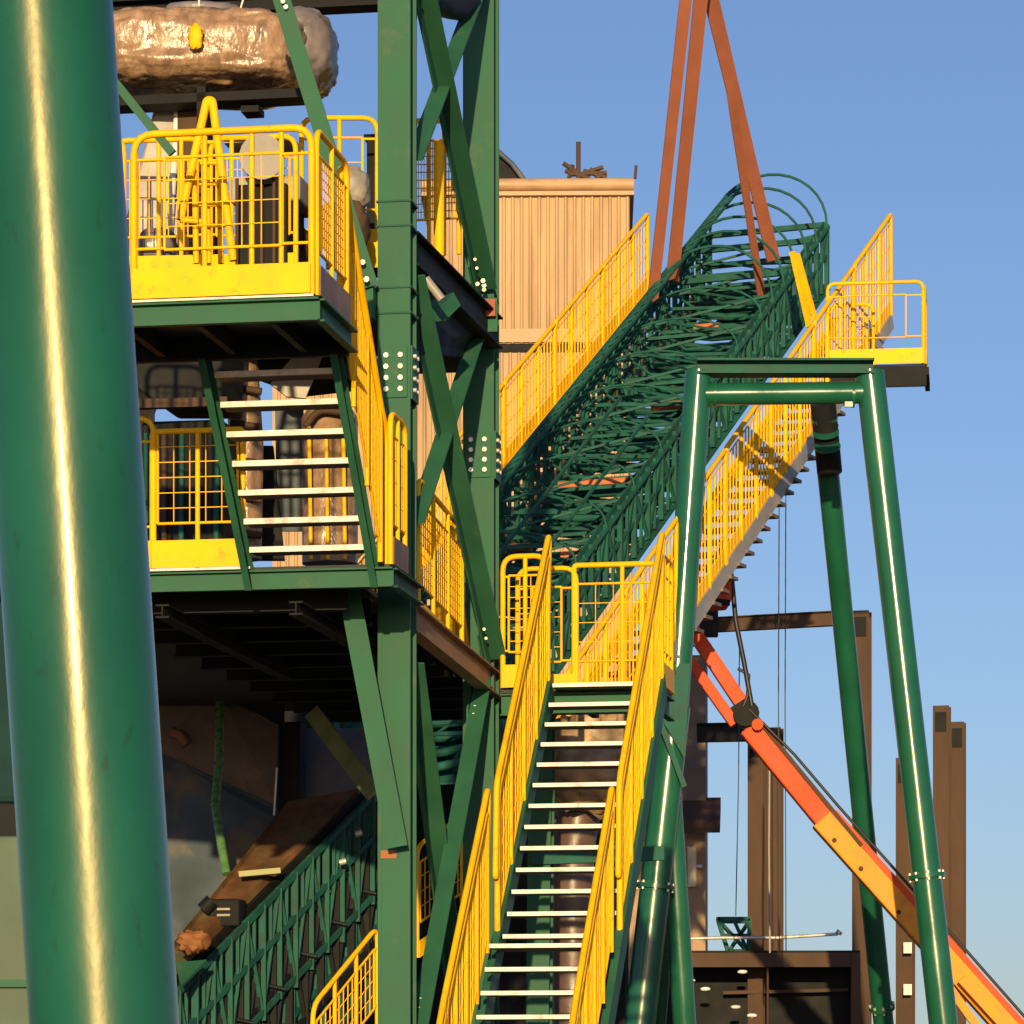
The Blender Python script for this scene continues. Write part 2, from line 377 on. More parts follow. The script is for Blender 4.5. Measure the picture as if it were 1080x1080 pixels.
# stair A
t = thing('staircase', 'short open stair with seven galvanised treads between the two left platforms', 'staircase', A(-.55, 2.4, -1.42))
NR, RISE, RUN = 8, .178, .17
aL, aR, b0 = -1.03, -.1, 1.06
for a_ in (aL, aR):
    m = MB(); m.chan(A(a_, b0-.02, -.14), A(a_, b0+NR*RUN-.02, -.14-NR*RISE+.02), .05, .17); m.build('stringer', GREEN, t)
for k in range(1, NR+1):
    m = MB(); zz = -k*RISE; bb = b0+(k-.5)*RUN; zz += .118
    m.box(A, aL+.03, aR-.03, bb-.06, bb+.14, zz-.03, zz); m.build('tread', TREADU, t)
    m = MB(); m.box(A, aL+.03, aR-.03, bb-.085, bb-.0605, zz-.036, zz+.004); m.build('nosing', GALV, t)
guardrail(t, A(aR+.05, b0-.1, .0), A(aR+.05, b0+NR*RUN-.1, -NR*RISE), h=1.08, posts=2, bars=.05, inset=.06, rad=.15, toe=0, low=.12, high=.12, wire=.006)
m = MB(); m.path(rounded([A(aR+.06, b0-.15, .95), A(aR+.06, b0-.1, 1.1), A(aR+.06, b0+NR*RUN-.1, 1.08-NR*RISE), A(aR+.06, b0+NR*RUN+.1, .95-NR*RISE), A(aR+.06, b0+NR*RUN+.1, -NR*RISE)], .1), .026, 8); m.build('handrail', YEL, t)

# lower platform
zl = -NR*RISE
t = thing('platform', 'lower green edged platform at the foot of the short stair, with wire mesh rail', 'platform', A(-1, 3, zl-.2), 'railed platforms')
bb = b0+NR*RUN
m = MB(); m.box(A, -2.4, .0, bb, bb+1.0, zl-.035, zl); m.box(A, -4.6, -.4, bb+1.0, bb+9.2, zl-.035, zl-.001); m.box(A, -4.6, -2.405, bb, bb+1.0, zl-.035, zl-.002); m.build('deck', DECKU, t)  # deep and left deck extensions added to throw shade on the hopper
m = MB(); m.chan(A(-2.4, bb-.03, zl-.10), A(.03, bb-.03, zl-.10), .06, .14); m.build('edge_beam', GREEN, t)
m = MB(); m.chan(A(.03, bb, zl-.10), A(.03, bb+1.0, zl-.10), .06, .14); m.build('edge_beam', DGREEN, t)
m = MB(); m.box(A, -2.4, -1.02, bb-.066, bb-.061, zl-.02, zl-.002); m.build('nosing', GALV, t)
for k in range(10):
    m = MB(); m.isec(A(-2.4, bb+.5+.85*k, zl-.16), A(-.42, bb+.5+.85*k, zl-.16), .1, .2); m.build('joist', BLACK, t)
for k in range(2):
    m = MB(); m.isec(A(-.7-1.0*k, bb+.02, zl-.3), A(-.7-1.0*k, bb+4, zl-.3), .1, .1); m.build('joist', BLACK, t)
guardrail(t, A(-2.2, bb-.03, zl), A(-1.75, bb-.03, zl), posts=1, mesh=.1, toe=.2, toe_off=.02)
guardrail(t, A(-1.76, bb-.03, zl), A(-1.08, bb-.03, zl), h=1.0, posts=1, mesh=.105, inset=.04, rad=.03, toe=.2, toe_off=.02, low=.33, high=.0)
guardrail(t, A(.0, bb+.02, zl), A(.0, bb+.55, zl), posts=1, bars=.07, inset=.05, toe=.2, toe_mat=RUSTB)

# rail along the lower deck between the columns
t = thing('guardrail', 'yellow guardrail on the lower deck seen between the two columns', 'guardrail', A(.2, 4.5, zl), 'guardrails of the tower decks')
pA, pB = P(441, 655, 29.2), P(487, 700, 31)
guardrail(t, pA, pB, posts=2, mesh=.08, toe=.15, inset=.06)
m = MB(); m.path([P(462, 665, 31), P(474, 560, 31.3), P(490, 690, 31.8)], .05, 8); m.tube(P(475, 560, 31.3), P(473, 680, 31.3), .06, 8); m.build('rail_posts', YEL, t)
t = thing('guardrail', 'yellow guardrail on the upper deck seen between the two columns', 'guardrail', P(460, 270, 30.5), 'guardrails of the tower decks')
guardrail(t, P(436, 272, 30.4), P(484, 268, 31.4), posts=2, mesh=.06, toe=.0, inset=.05)
m = MB(); m.tube(P(463, 270, 30.3), P(463, 150, 30.3), .045, 8); m.build('post', YEL, t)
m = MB(); m.tube(P(482, 200, 31), P(482, 135, 31), .05, 8); m.build('post', YEL, t)
t = thing('guardrail', 'pale yellow guardrail on the rear of the upper deck left of the near column', 'guardrail', P(360, 270, 30.5), 'guardrails of the tower decks')
guardrail(t, P(318, 262, 30.5), P(398, 262, 30.5), h=1.05, posts=1, mesh=.15, toe=.15, inset=.12)
m = MB(); m.box(Frame(P(318, 285, 30.4), YAW), .2, .7, 0, .02, 0, .2); m.build('toe_plate', YEL, t)

# rear upper deck the fan stands on
t = thing('rear_deck', 'dark rear deck carrying the wrapped fan behind the upper platform', 'deck', P(260, 290, 30))
m = MB(); m.box(Frame(P(416, 300, 29.4), YAW), -3.2, .1, 0, 3.0, -.1, 0); m.build('deck_plate', DECKU, t)
m = MB(); m.isec(Frame(P(416, 320, 29.35), YAW)(-3.2, 0, 0), Frame(P(416, 320, 29.35), YAW)(-.2, 0, 0), .1, .16); m.build('edge_beam', BLACK, t)

t = thing('guardrail', 'yellow guardrail along the rear deck right under the wrapped bundle', 'guardrail', P(220, 290, 29.2), 'guardrails of the tower decks')
guardrail(t, P(120, 292, 29.3), P(215, 290, 29.2), h=1.05, posts=3, bars=.07, toe=.15, inset=.05)
guardrail(t, P(222, 290, 29.2), P(312, 288, 29.0), h=1.05, posts=3, mesh=.08, toe=.15, inset=.05)
# ================================================================== WRAPPED FAN
def blob(cx, cy, cz, rx, ry, rz, nx, pw, amp, frq, seed, yaw=0, ns=48, nr=64):
    m = MB(); vs = []; fs = []
    cyw, syw = math.cos(yaw), math.sin(yaw)
    def sp(x, p): return math.copysign(abs(x)**p, x)
    for i in range(ns+1):
        th = -math.pi/2+math.pi*i/ns
        for j in range(nr):
            ph = 2*math.pi*j/nr
            x = sp(math.cos(th), pw)*sp(math.cos(ph), nx); y = sp(math.cos(th), pw)*sp(math.sin(ph), nx); z = sp(math.sin(th), pw)
            p = V((x*rx, y*ry, z*rz))
            q = V((x, y, z))*frq+V((seed, seed*2, seed*3))
            q2 = V((q.x*1.5+.5*q.z, q.y*1.2, q.z*.9-.6*q.x))
            d = noise.fractal(q2, .8, 2.1, 5)*amp + abs(noise.noise(q2*1.7))*amp*.8
            p += p.normalized()*d
            vs.append((cx+p.x*cyw-p.y*syw, cy+p.x*syw+p.y*cyw, cz+p.z))
    for i in range(ns):
        for j in range(nr):
            fs.append((i*nr+j, i*nr+(j+1) % nr, (i+1)*nr+(j+1) % nr, (i+1)*nr+j))
    m.add(vs, fs, True); return m
c = P(214, 63, 30)
t = thing('wrapped_fan', 'big brown plastic wrapped bundle high on the left, with yellow tag', 'wrapped fan', P(214, 107, 30))
blob(c.x-.05, c.y, c.z, .88, .62, .285, .55, .42, .05, 1.7, 3.1, ns=70, nr=110).build('wrapped_body', WRAP, t)
c3 = P(318, 58, 30.25)
blob(c3.x, c3.y, c3.z, .28, .5, .31, .7, .7, .03, 1.7, 9.4).build('wrapped_end', WRAPG, t)
c4 = P(215, 20, 30.1)
blob(c4.x, c4.y, c4.z, .33, .3, .09, .7, .7, .03, 3, 5.4, ns=16, nr=24).build('wrapped_top', WRAPG, t)
fr = Frame(P(214, 107, 29.6), YAW)
m = MB(); m.box(fr, -.9, .82, 0, .25, -.0, .07); m.build('base_plate', BLACK, t)
m = MB(); m.box(fr, -.05, .02, .0, .1, -.2, .12); m.build('hanger_bracket', BLACK, t)
m = MB(); m.box(fr, .28, .42, .1, .3, -.07, -.02); m.build('foot', BLACK, t)
cc = P(206, 39, 29.3)
m = blob(cc.x, cc.y, cc.z, .05, .03, .09, .8, .7, .02, 3, 2.2, ns=12, nr=16); m.build('tag', YEL, t)
for (x0, y0, x1, y1, lab) in ((210, 0, 206, 32, 'middle thin rope above the yellow tag of the wrapped bundle'), (257, -2, 247, 22, 'right thin rope above the wrapped bundle'), (150, 8, 146, 26, 'left thin rope above the wrapped bundle, beside the huge pipe')):
    m = MB(); m.path([P(x0, y0, 29.5), lerp(P(x0, y0, 29.5), P(x1, y1, 29.5), .5)+V((.01, 0, 0)), P(x1, y1, 29.5)], .008, 6)
    tag(m.build('rope', WHITE), lab, 'rope', 'ropes holding the wrapped bundle')
# tapered chute under it
t = thing('tapered_chute', 'grey tapered duct standing under the wrapped bundle', 'duct', P(172, 290, 30.2))
q = [P(165, 105, 30.0), P(222, 105, 30.0), P(210, 290, 30.0), P(118, 290, 30.0)]
q2 = [P(165, 105, 30.8), P(222, 105, 30.8), P(206, 290, 31), P(122, 290, 31)]
m = MB(); m.hexa([q[3], q[2], q2[2], q2[3], q[0], q[1], q2[1], q2[0]]); m.build('duct_body', GREY, t, bevel=.02)
m = MB(); m.tube(P(188, 108, 29.95), P(176, 288, 29.95), .03, 8); m.build('seam_pipe', WHITE, t)
m = MB(); m.box(Frame(P(200, 112, 29.9), YAW), -.1, .16, 0, .3, -1.2, 0); m.build('side_plate', RUST, t)
# machinery behind the upper rail
t = thing('drive_motor', 'grey drive motor with dark guard behind the upper platform rail', 'motor', P(272, 285, 29))
m = MB(); m.path([P(276, 165, 28.8), P(276, 167, 29.6)], .17, 20); m.build('motor_drum', GREY, t)
m = MB(); m.box(Frame(P(276, 290, 29), YAW), -.2, .2, 0, .6, 0, .7); m.build('motor_base', BLACK, t, bevel=.02)
m = MB(); m.box(Frame(P(276, 178, 29.05), YAW), -.25, .3, 0, .6, -.25, -.05); m.build('guard_plate', GREY, t, bevel=.02)
m = MB(); m.box(Frame(P(262, 142, 29.05), YAW), -.22, .3, .1, .5, -.03, .02); m.build('top_plate', GREY, t)
m = MB()
for k in range(4): m.tube(P(250+13*k, 188, 28.95), P(250+13*k, 288, 28.95), .015, 6)
m.build('guard_bars', RUST, t)
for (x0, y0, r_, mt, lab) in ((166, 265, .16, WRAPG, 'pale wrapped lump behind the left part of the upper rail'), (304, 262, .17, RUST, 'rust coloured valve behind the right part of the upper rail'), (368, 200, .16, GREY, 'grey domed valve behind the rear yellow guardrail'), (362, 240, .2, RUST, 'rusty gear housing below the domed valve behind the rear guardrail')):
    cc = P(x0, y0, 29.7)
    m = blob(cc.x, cc.y, cc.z, r_, r_, r_*1.1, .8, .8, .02, 1.3, x0*.1, ns=36, nr=44)
    tag(m.build('wrapped_valve', mt), lab, 'valve', 'machine parts on the rear deck')
t = thing('tall_cabinet', 'dark slim post beside the near column behind the rear guardrail', 'post', P(394, 290, 30.8))
m = MB(); m.box(Frame(P(393, 290, 30.8), YAW), -.05, .08, 0, .12, 0, 1.1); m.build('post_body', BLACK, t, bevel=.01)
m = MB(); m.box(Frame(P(393, 290, 30.8), YAW), -.07, .1, -.02, .14, 1.1, 1.14); m.build('cap', BLACK, t)

# ------- behind stair A
t = thing('wrapped_duct', 'brown wrapped vertical duct seen through the treads of the short stair', 'duct', P(258, 580, 30.5))
m = MB(); m.path([P(258, 590, 30.6), P(260, 470, 30.6), P(252, 350, 30.6)], .14, 16); m.build('duct_body', WRAP, t)
for k in range(6):
    m = MB(); yy = 370+k*38; m.path([P(243, yy, 30.42), P(276, yy+5, 30.42)], .03, 8); m.build('band', RUST, t)
t = thing('insulated_vessel', 'brown insulated vessel behind the right half of the short stair', 'vessel', P(348, 590, 31))
m = MB(); m.path([P(348, 595, 31.2), P(348, 440, 31.2), P(348, 425, 31.2)], [.23, .23, .14], 24); m.build('vessel_body', WRAP, t)
m = MB(); m.path(rounded([P(322, 450, 30.9), P(335, 432, 30.9), P(372, 436, 30.9)], .1), .03, 8); m.build('top_pipe', RUST, t)
for k in range(3):
    m = MB(); m.tube(P(326+k*18, 450, 30.88), P(328+k*18, 590, 30.88), .018, 6); m.build('strap', YELW, t)
t = thing('grey_panel', 'blue grey sheet hanging behind the middle of the short stair', 'panel', P(303, 590, 31.5))
m = MB(); m.plate([P(290, 430, 31.5), P(320, 432, 31.5), P(321, 560, 31.5), P(292, 560, 31.5)], .04); m.build('panel_sheet', BLUEG, t)
m = MB(); m.plate([P(272, 470, 31.4), P(288, 470, 31.4), P(300, 590, 31.4), P(268, 590, 31.4)], .1); m.build('dark_post', BLACK, t)
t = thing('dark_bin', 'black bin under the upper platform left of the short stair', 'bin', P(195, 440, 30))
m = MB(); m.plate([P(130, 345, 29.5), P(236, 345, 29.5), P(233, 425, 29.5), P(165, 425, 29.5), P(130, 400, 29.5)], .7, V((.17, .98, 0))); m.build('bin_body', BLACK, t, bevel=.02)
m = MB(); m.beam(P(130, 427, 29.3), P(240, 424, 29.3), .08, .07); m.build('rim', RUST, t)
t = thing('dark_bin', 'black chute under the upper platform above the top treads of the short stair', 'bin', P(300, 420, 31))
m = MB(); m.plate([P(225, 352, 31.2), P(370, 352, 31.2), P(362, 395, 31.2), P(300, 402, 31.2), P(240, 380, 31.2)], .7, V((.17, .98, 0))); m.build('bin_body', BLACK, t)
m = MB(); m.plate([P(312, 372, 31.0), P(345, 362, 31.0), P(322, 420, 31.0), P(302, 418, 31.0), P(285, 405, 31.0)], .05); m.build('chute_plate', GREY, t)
t = thing('mesh_crate', 'dark machinery cage behind the wire mesh rail of the lower platform', 'cage', P(195, 590, 29.5))
m = MB()
fr = Frame(P(195, 585, 29.6), YAW)
m.box(fr, -.35, .3, 0, .6, 0, 1.05); m.build('cage_body', BLACK, t, bevel=.02)
for k in range(5):
    m = MB(); m.tube(fr(-.3+.14*k, -.03, .1), fr(-.3+.14*k, -.03, .95), .025, 6); m.build('bar', RUST if k % 2 else DGREEN, t)
t = thing('tan_cladding_wall', 'tan stub of wall left of the black bin beside the huge pipe', 'wall', P(150, 590, 33))
m = MB(); m.plate([P(120, 380, 33), P(152, 385, 33), P(167, 408, 33), P(160, 430, 33), P(160, 600, 33), P(120, 600, 33)], .3); m.build('wall_sheet', TAN, t)

# ================================================================== BROWN BUILDING
def corr(m, fr, a0, a1, c0, c1, b, pitch=.16, dep=.035):
    n = max(1, int(round((a1-a0)/pitch))); p = (a1-a0)/n
    prof = []
    for k in range(n):
        x = a0+k*p
        prof += [(x, 0), (x+p*.55, 0), (x+p*.68, dep), (x+p*.87, dep)]
    prof.append((a1, 0))
    vs = []
    for (x, d) in prof: vs += [fr(x, b-d, c0), fr(x, b-d, c1)]
    m.add(vs, [(2*i, 2*i+2, 2*i+3, 2*i+1) for i in range(len(prof)-1)])
BB = Frame(P(664, 1180, 70), 1.2)
BB.o.z = 0
def zb(y, D=70): return CAMZ+(HOR-y)/F*D
t = thing('clad_building', 'tall tan corrugated building with flat parapet and roof antenna', 'building', BB(-2, 3, 0))
m = MB(); corr(m, BB, -3.75, 0, zb(362), zb(206), 0)
m.box(BB, -3.74, -.003, .01, 8, zb(362), zb(206)); m.build('upper_wall', TAN, t)
m = MB(); corr(m, BB, -6.6, .05, 0, zb(372), -.03)
m.box(BB, -6.59, .047, -.02, 8, 0, zb(372)); m.build('lower_wall', TAN, t)
m = MB(); m.box(BB, -3.85, .08, -.12, 8.1, zb(207), zb(190)); m.path([BB(-3.85, -.1, zb(196)), BB(.08, -.1, zb(196))], .12, 10); m.build('parapet_cap', TANCAP, t)
m = MB(); m.box(BB, -3.8, .05, -.06, -.02, zb(361), zb(347)); m.build('flashing', TANCAP, t)
m = MB(); m.box(BB, -3.74, .04, -.028, -.004, zb(372)+.002, zb(363)); m.build('dark_seam', BLACK, t)
m = MB(); m.tube(BB(.1, -.1, zb(190)), BB(.12, -.1, zb(176)), .03, 6); m.build('corner_rod', RUST, t)

t = thing('antenna', 'small rusty antenna with spiky arms on the tan building roof', 'antenna', P(610, 190, 71))
m = MB(); m.tube(P(610, 192, 71), P(610, 150, 71), .05, 6); m.build('mast', RUST, t)
m = MB()
for (x0, y0, x1, y1) in ((594, 172, 612, 184), (600, 184, 640, 182), (612, 184, 636, 176), (596, 180, 622, 188), (622, 178, 632, 188), (604, 174, 600, 188), (615, 180, 640, 187)):
    m.tube(P(x0, y0, 71), P(x1, y1, 71), .045, 5)
m.build('arms', RUST, t)
t = thing('dark_cowl', 'black curved cowl peeping out between the green column and the tan building', 'cowl', P(535, 190, 71))
m = MB(); m.plate([P(505, 150, 71), P(522, 158, 71), P(540, 174, 71), P(550, 190, 71), P(550, 205, 71), P(505, 205, 71)], 1.2); m.build('cowl_shell', BLACK, t)
m = MB(); m.path([P(522, 157, 70.9), P(540, 173, 70.9), P(553, 190, 70.9)], .05, 6); m.build('rim', BLUEG, t)

# ================================================================== CONVEYOR GALLERY with hoops
G0, G1 = P(616, 585, 43), P(872, 237, 51.3)            # right hand top chord
hd = V((G1.x-G0.x, G1.y-G0.y, 0)); gl = hd.length; hv = hd.normalized()
ru = V((hv.y, -hv.x, 0)); gs = (G1.z-G0.z)/gl
W, WH = 1.68, .84
def GP(a, s, c):          # a: 0 right side .. -W left side ; s: run along ; c: height over floor
    return V((G0.x, G0.y, 0)) + ru*a + hv*s + Z*(G0.z-WH+gs*s+c)
S0, S1 = -3.0, gl
t = thing('conveyor_gallery', 'long dark green hooped lattice gallery rising to the right, hung on brown slings', 'gallery', GP(-W/2, S0, 0))
for a_ in (0, -W):
    for c_ in (0, WH):
        m = MB(); m.angle(GP(a_, S0, c_), GP(a_, S1, c_), .09, .09, .02); m.build('chord', DGREEN, t)
NB = 26
st = (S1-S0)/NB
for a_ in (0, -W):
    m = MB()
    for k in range(NB+1):
        s = S0+k*st; m.beam(GP(a_, s, 0), GP(a_, s, WH), .06, .05, up=hv)
        if k < NB:
            m.beam(GP(a_, s+st*.5, 0), GP(a_, s+st*.5, WH), .035, .03, up=hv)
            p, q = (GP(a_, s, 0), GP(a_, s+st, WH)) if k % 2 else (GP(a_, s, WH), GP(a_, s+st, 0))
            m.beam(p, q, .04, .04)
    m.beam(GP(a_, S0, WH*.5), GP(a_, S1, WH*.5), .03, .04)
    m.build('side_lattice', DGREEN, t)
for k in range(0, NB+1):
    s = S0+k*st; m = MB()
    hf = 1 if k > NB-6 else .55
    m.path([GP(-W/2+W/2*math.cos(th), s, WH+W/2*.9*hf*math.sin(th)) for th in [math.pi*j/16 for j in range(17)]], 0.019 if hf == 1 else .015, 6)
    if k > NB-6 or k % 2 == 0: m.build('hoop', DGREEN, t)
    for ss in (s, s+st*.5):
        if k == NB and ss > s: continue
        m = MB(); m.path([GP(-W/2+W/2*math.cos(th), ss, WH+W/2*.9*math.sin(th)) for th in [math.pi*(.62+.38*j/6) for j in range(7)]], .019, 5); m.build('guard_arc', DGREEN, t)
for th in (35, 66, 112, 130, 148, 165):
    th = math.radians(th); m = MB()
    e = S1 if th > 1.7 else S1-6.5
    m.beam(GP(-W/2+W/2*math.cos(th), S0, WH+W/2*.9*math.sin(th)), GP(-W/2+W/2*math.cos(th), e, WH+W/2*.9*math.sin(th)), .03, .03); m.build('stringer', DGREEN, t)
for k in range(NB*3+1):
    s = S0+k*st/3; m = MB()
    dz = random.uniform(-.02, .02)
    m.beam(GP(0, s, dz+.02), GP(-W, s, dz+.02), .07, .05) if k % 2 else m.path([GP(-.12, s, .16+dz), GP(-W*.35, s, .08), GP(-W*.65, s, .08), GP(-W+.12, s, .16+dz)], .05, 8)
    m.build('floor_bar' if k % 2 else 'idler_roller', DGREEN, t)
m = MB()
for k in range(NB):
    s = S0+k*st
    a0, a1 = (0, -W) if k % 2 else (-W, 0)
    m.beam(GP(a0, s, -.06), GP(a1, s+st, -.06), .05, .04)
m.build('floor_bracing', DGREEN, t)
for k in range(NB):
    if k % 4 == 3: continue
    m = MB(); s = S0+k*st+.05; e_ = s+st*random.uniform(.55, .85); a0, a1 = random.choice(((-.08, -W+.3), (-.3, -W+.08), (-.15, -W+.15)))
    m.hexa([GP(a0, s, -.12), GP(a1, s, -.12), GP(a1, e_, -.12), GP(a0, e_, -.12), GP(a0, s, -.1), GP(a1, s, -.1), GP(a1, e_, -.1), GP(a0, e_, -.1)]); m.build('pan_plate', DGREEN, t)
m = MB()
for a_ in (-.3, -W+.3): m.beam(GP(a_, S0, .1), GP(a_, S1, .1), .05, .12)
m.build('belt_rails', DGREEN, t)
for k in range(NB*2):
    s = S0+(k+.25)*st/2; hgt = (.42, .62, .3)[k % 3]
    m = MB(); m.beam(GP(0, s, hgt), GP(-W, s+(.12 if k % 2 else -.1), hgt+.04), .05, .04); m.build('tie_bar', DGREEN, t)
m = MB()
for k in range(NB-1):
    s = S0+k*st
    a0, a1 = (-.05, -W+.05) if k % 2 else (-W+.05, -.05)
    m.beam(GP(a0, s, WH-.05), GP(a1, s+st*1.6, WH-.05), .035, .03)
    m.path([GP(-.1, s, .7), GP(-.35*W, s+.1, .38), GP(-.65*W, s+.2, .38), GP(-W+.1, s+.25, .7)], .018, 5)
m.build('top_bracing', DGREEN, t)
for (fr_, a0, a1) in ((.32, -.55, -1.45), (.36, -.2, -.5), (.545, -.5, -1.0), (.80, -.9, -1.25), (.12, -.4, -.7), (.15, -1.2, -1.5)):
    s = fr_*gl; m = MB(); m.path([GP(a0, s, .33), GP(a1, s, .33)], .055, 10); m.build('orange_roller', ROLLO, t)
m = MB()   # end frame
for (p, q) in (((0, S1, 0), (-W, S1, 0)), ((0, S1, WH), (-W, S1, WH)), ((0, S1-.5, WH), (-W, S1-.5, WH)), ((0, S1-1.0, WH*.8), (-W, S1-1.0, WH*.8)), ((0, S1-1.5, WH), (-W, S1-1.5, WH)), ((0, S1, WH*.5), (-W, S1, WH*.5))):
    m.beam(GP(*p), GP(*q), .07, .07)
m.build('end_frame', DGREEN, t)

# side stairs of the gallery
def gallery_stair(label, a0, a1, s0, s1, outer_only, side, dz=0):
    _GP = GP
    def GPS(a, s_, c): return _GP(a, s_, c+dz)
    t = thing('gallery_stair', label, 'staircase', GPS((a0+a1)/2, s0, -.2), 'stairs along the gallery')
    for a_ in (a0, a1):
        m = MB(); m.beam(GPS(a_, s0, -.08), GPS(a_, s1, -.08), .04, .2); m.build('stringer', mat('stringer_grey', (.30, .29, .28), .5, var=.2) if a_ == a1 and side > 0 else YEL, t)
    nst = int((s1-s0)/.3)
    for k in range(nst):
        s = s0+k*.3; m = MB()
        m.hexa([GPS(a0, s-.04, -.19), GPS(a1+.05*side, s-.04, -.19), GPS(a1+.05*side, s+.2, -.19-.24*gs), GPS(a0, s+.2, -.19-.24*gs),
                GPS(a0, s-.04, -.15), GPS(a1+.05*side, s-.04, -.15), GPS(a1+.05*side, s+.2, -.15-.24*gs), GPS(a0, s+.2, -.15-.24*gs)])
        m.build('tread', TREADU, t)
    rails = (a0, a1) if not outer_only else (a1,)
    for a_ in rails:
        n_ = max(1, int((s1-s0)/1.5)); d_ = (s1-s0)/n_
        for k in range(n_):
            guardrail(t, GPS(a_, s0+k*d_, 0), GPS(a_, s0+(k+1)*d_-.04, 0), h=1.08 if side < 0 else 1.36, posts=2, bars=.105, inset=.03, rad=.05, toe=.0, low=.06, high=.1, wire=.009, r=.03)
        m = MB(); m.beam(GPS(a_, s0, .1), GPS(a_, s1, .1), .012, .2); m.build('toe_plate', YEL, t)
    return t
tL = gallery_stair('left yellow railed stair climbing beside the hooped gallery in front of the tan building', -W-.25, -W-1.05, -1.0, 9.4, True, -1)
tR = gallery_stair('right yellow railed stair climbing beside the hooped gallery behind the pipe trestle', .22, 1.0, -3.0, gl-.3, True, 1, -.33)

# cantilever platform on the right
K = Frame(P(877, 386, 48.2), 7)
t = thing('platform', 'small yellow railed balcony jutting out against the sky on the far right', 'platform', K(.6, .5, -.3), 'railed platforms')
m = MB(); m.box(K, -.1, 1.18, 0, 1.1, -.04, 0); m.build('deck', DECKU, t)
m = MB(); m.beam(K(-.1, -.03, -.16), K(1.2, -.03, -.16), .06, .26); m.build('edge_beam', BLACK, t)
m = MB(); m.beam(K(1.2, 0, -.09), K(1.2, 1.1, -.09), .06, .1); m.build('edge_beam', BLACK, t)
guardrail(t, K(-.05, -.02, 0), K(1.16, -.02, 0), h=1.04, posts=0, mesh=3, inset=.22, toe=.19, rad=.1, toe_off=.02, r=.022, low=.34)
guardrail(t, K(1.17, 0, 0), K(1.17, 1.05, 0), h=1.0, posts=1, mesh=.2, toe=.19, r=.022)
guardrail(t, K(-.05, 1.06, 0), K(.5, 1.06, 0), h=1.0, posts=1, mesh=.08, toe=.19, r=.022)
# loose yellow ladder rail leaning at the gallery
t = thing('loose_rail', 'loose yellow rail leaning against the right side of the gallery', 'rail', P(854, 345, 48.5))
m = MB(); m.beam(P(836, 266, 48.5), P(854, 345, 48.3), .08, .05); m.build('rail_bar', YEL, t)
m = MB(); m.beam(P(841, 268, 48.6), P(860, 338, 48.4), .05, .05); m.build('rail_bar', YEL, t)

# ================================================================== MAIN STAIR
O = Frame(P(580, 722, 31.5), YAW)
SW = .91; R2, U2 = .183, .2
t = thing('staircase', 'long main stair with galvanised treads and yellow handrails, bottom centre', 'staircase', O(SW/2, -5, -5.3))
N1 = 12
def stairline(k): return (-k*U2, -k*R2)
def tread(k, b, c, w=.22):
    m = MB(); m.box(O, .03, SW-.03, b-.02, b+w, c-.03, c); m.build('tread', TREADU, t)
    m = MB(); m.box(O, .03, SW-.03, b-.05, b-.0205, c-.028, c+.004); m.build('nosing', GALV, t)
for k in range(0, N1+1):
    b, c = stairline(k); tread(k, b, c)
bL, cL = stairline(N1); cL -= .1; bL -= .15
N2 = 18
LB = bL-.45; U3 = .175
tread(0, LB, cL, .6)
for k in range(1, N2): tread(k, LB-k*U3, cL-k*R2)
for a_ in (-.02, SW+.02):
    m = MB(); m.chan(O(a_, .1, -.1+.09), O(a_, stairline(N1)[0]-.1, stairline(N1)[1]-.1-.09), .06, .22); m.build('stringer', GREEN, t)
    m = MB(); m.chan(O(a_, bL+.1, cL-.06), O(a_, LB-N2*U3, cL-N2*R2-.1), .06, .22); m.build('stringer', GREEN, t)
    for (ba, ca, bb_, cb) in ((0, 0, stairline(N1)[0], stairline(N1)[1]), (LB+.12, cL-.06, LB-9*U3, cL-9*R2), (LB-9*U3, cL-9*R2, LB-N2*U3, cL-N2*R2)):
        A0, A1 = O(a_, ba, ca), O(a_, bb_, cb)
        guardrail(t, A0, A1, h=1.1, posts=3, bars=.105, inset=.05, rad=.12, toe=0, low=.1, high=.14, wire=.006, r=.025)
        m = MB(); d = (A1-A0).normalized()
        m.path(rounded([A0+Z*.55, A0-d*.12+Z*1.2, A1+d*.05+Z*1.2, A1+d*.12+Z*.5, A1+Z*.5], .12), .024, 8); m.build('handrail', YEL, t)
# landing
t = thing('landing', 'yellow railed landing at the top of the main stair beside the green column', 'landing', O(.4, .6, -.3))
m = MB(); m.box(O, -.45, .9, .22, .92, -.04, 0); m.build('deck', DECKU, t)
m = MB(); m.chan(O(-.45, .21, -.14), O(.9, .21, -.14), .06, .18); m.build('edge_beam', GREEN, t)
m = MB(); m.chan(O(.9, .21, -.14), O(.9, .9, -.14), .06, .18); m.build('edge_beam', GREEN, t)
for k in range(3):
    m = MB(); m.beam(O(-.2+.45*k, .25, -.12), O(-.2+.45*k, .9, -.12), .06, .14); m.build('joist', BLACK, t)
guardrail(t, O(-.43, .19, 0), O(-.05, .19, 0), posts=1, mesh=.09, inset=.05, toe=.19, toe_off=.01, r=.023)
guardrail(t, O(.9, .2, 0), O(.9, .88, 0), posts=2, bars=.08, inset=.05, toe=.19)
guardrail(t, O(-.43, .92, 0), O(.08, .92, 0), posts=1, mesh=.12, toe=.19)
guardrail(t, O(.06, .92, 0), O(.89, .92, 0), h=1.12, posts=1, mesh=.15, inset=.03, toe=.12, rad=.03, r=.023)
t = thing('support_post', 'green post standing behind the treads of the main stair', 'post', O(.25, -.2, -5.3))
m = MB(); m.isec(P(566, 1340, 33), P(572, 745, 33), .2, .2, up=v1); m.build('post_shaft', GREEN, t)
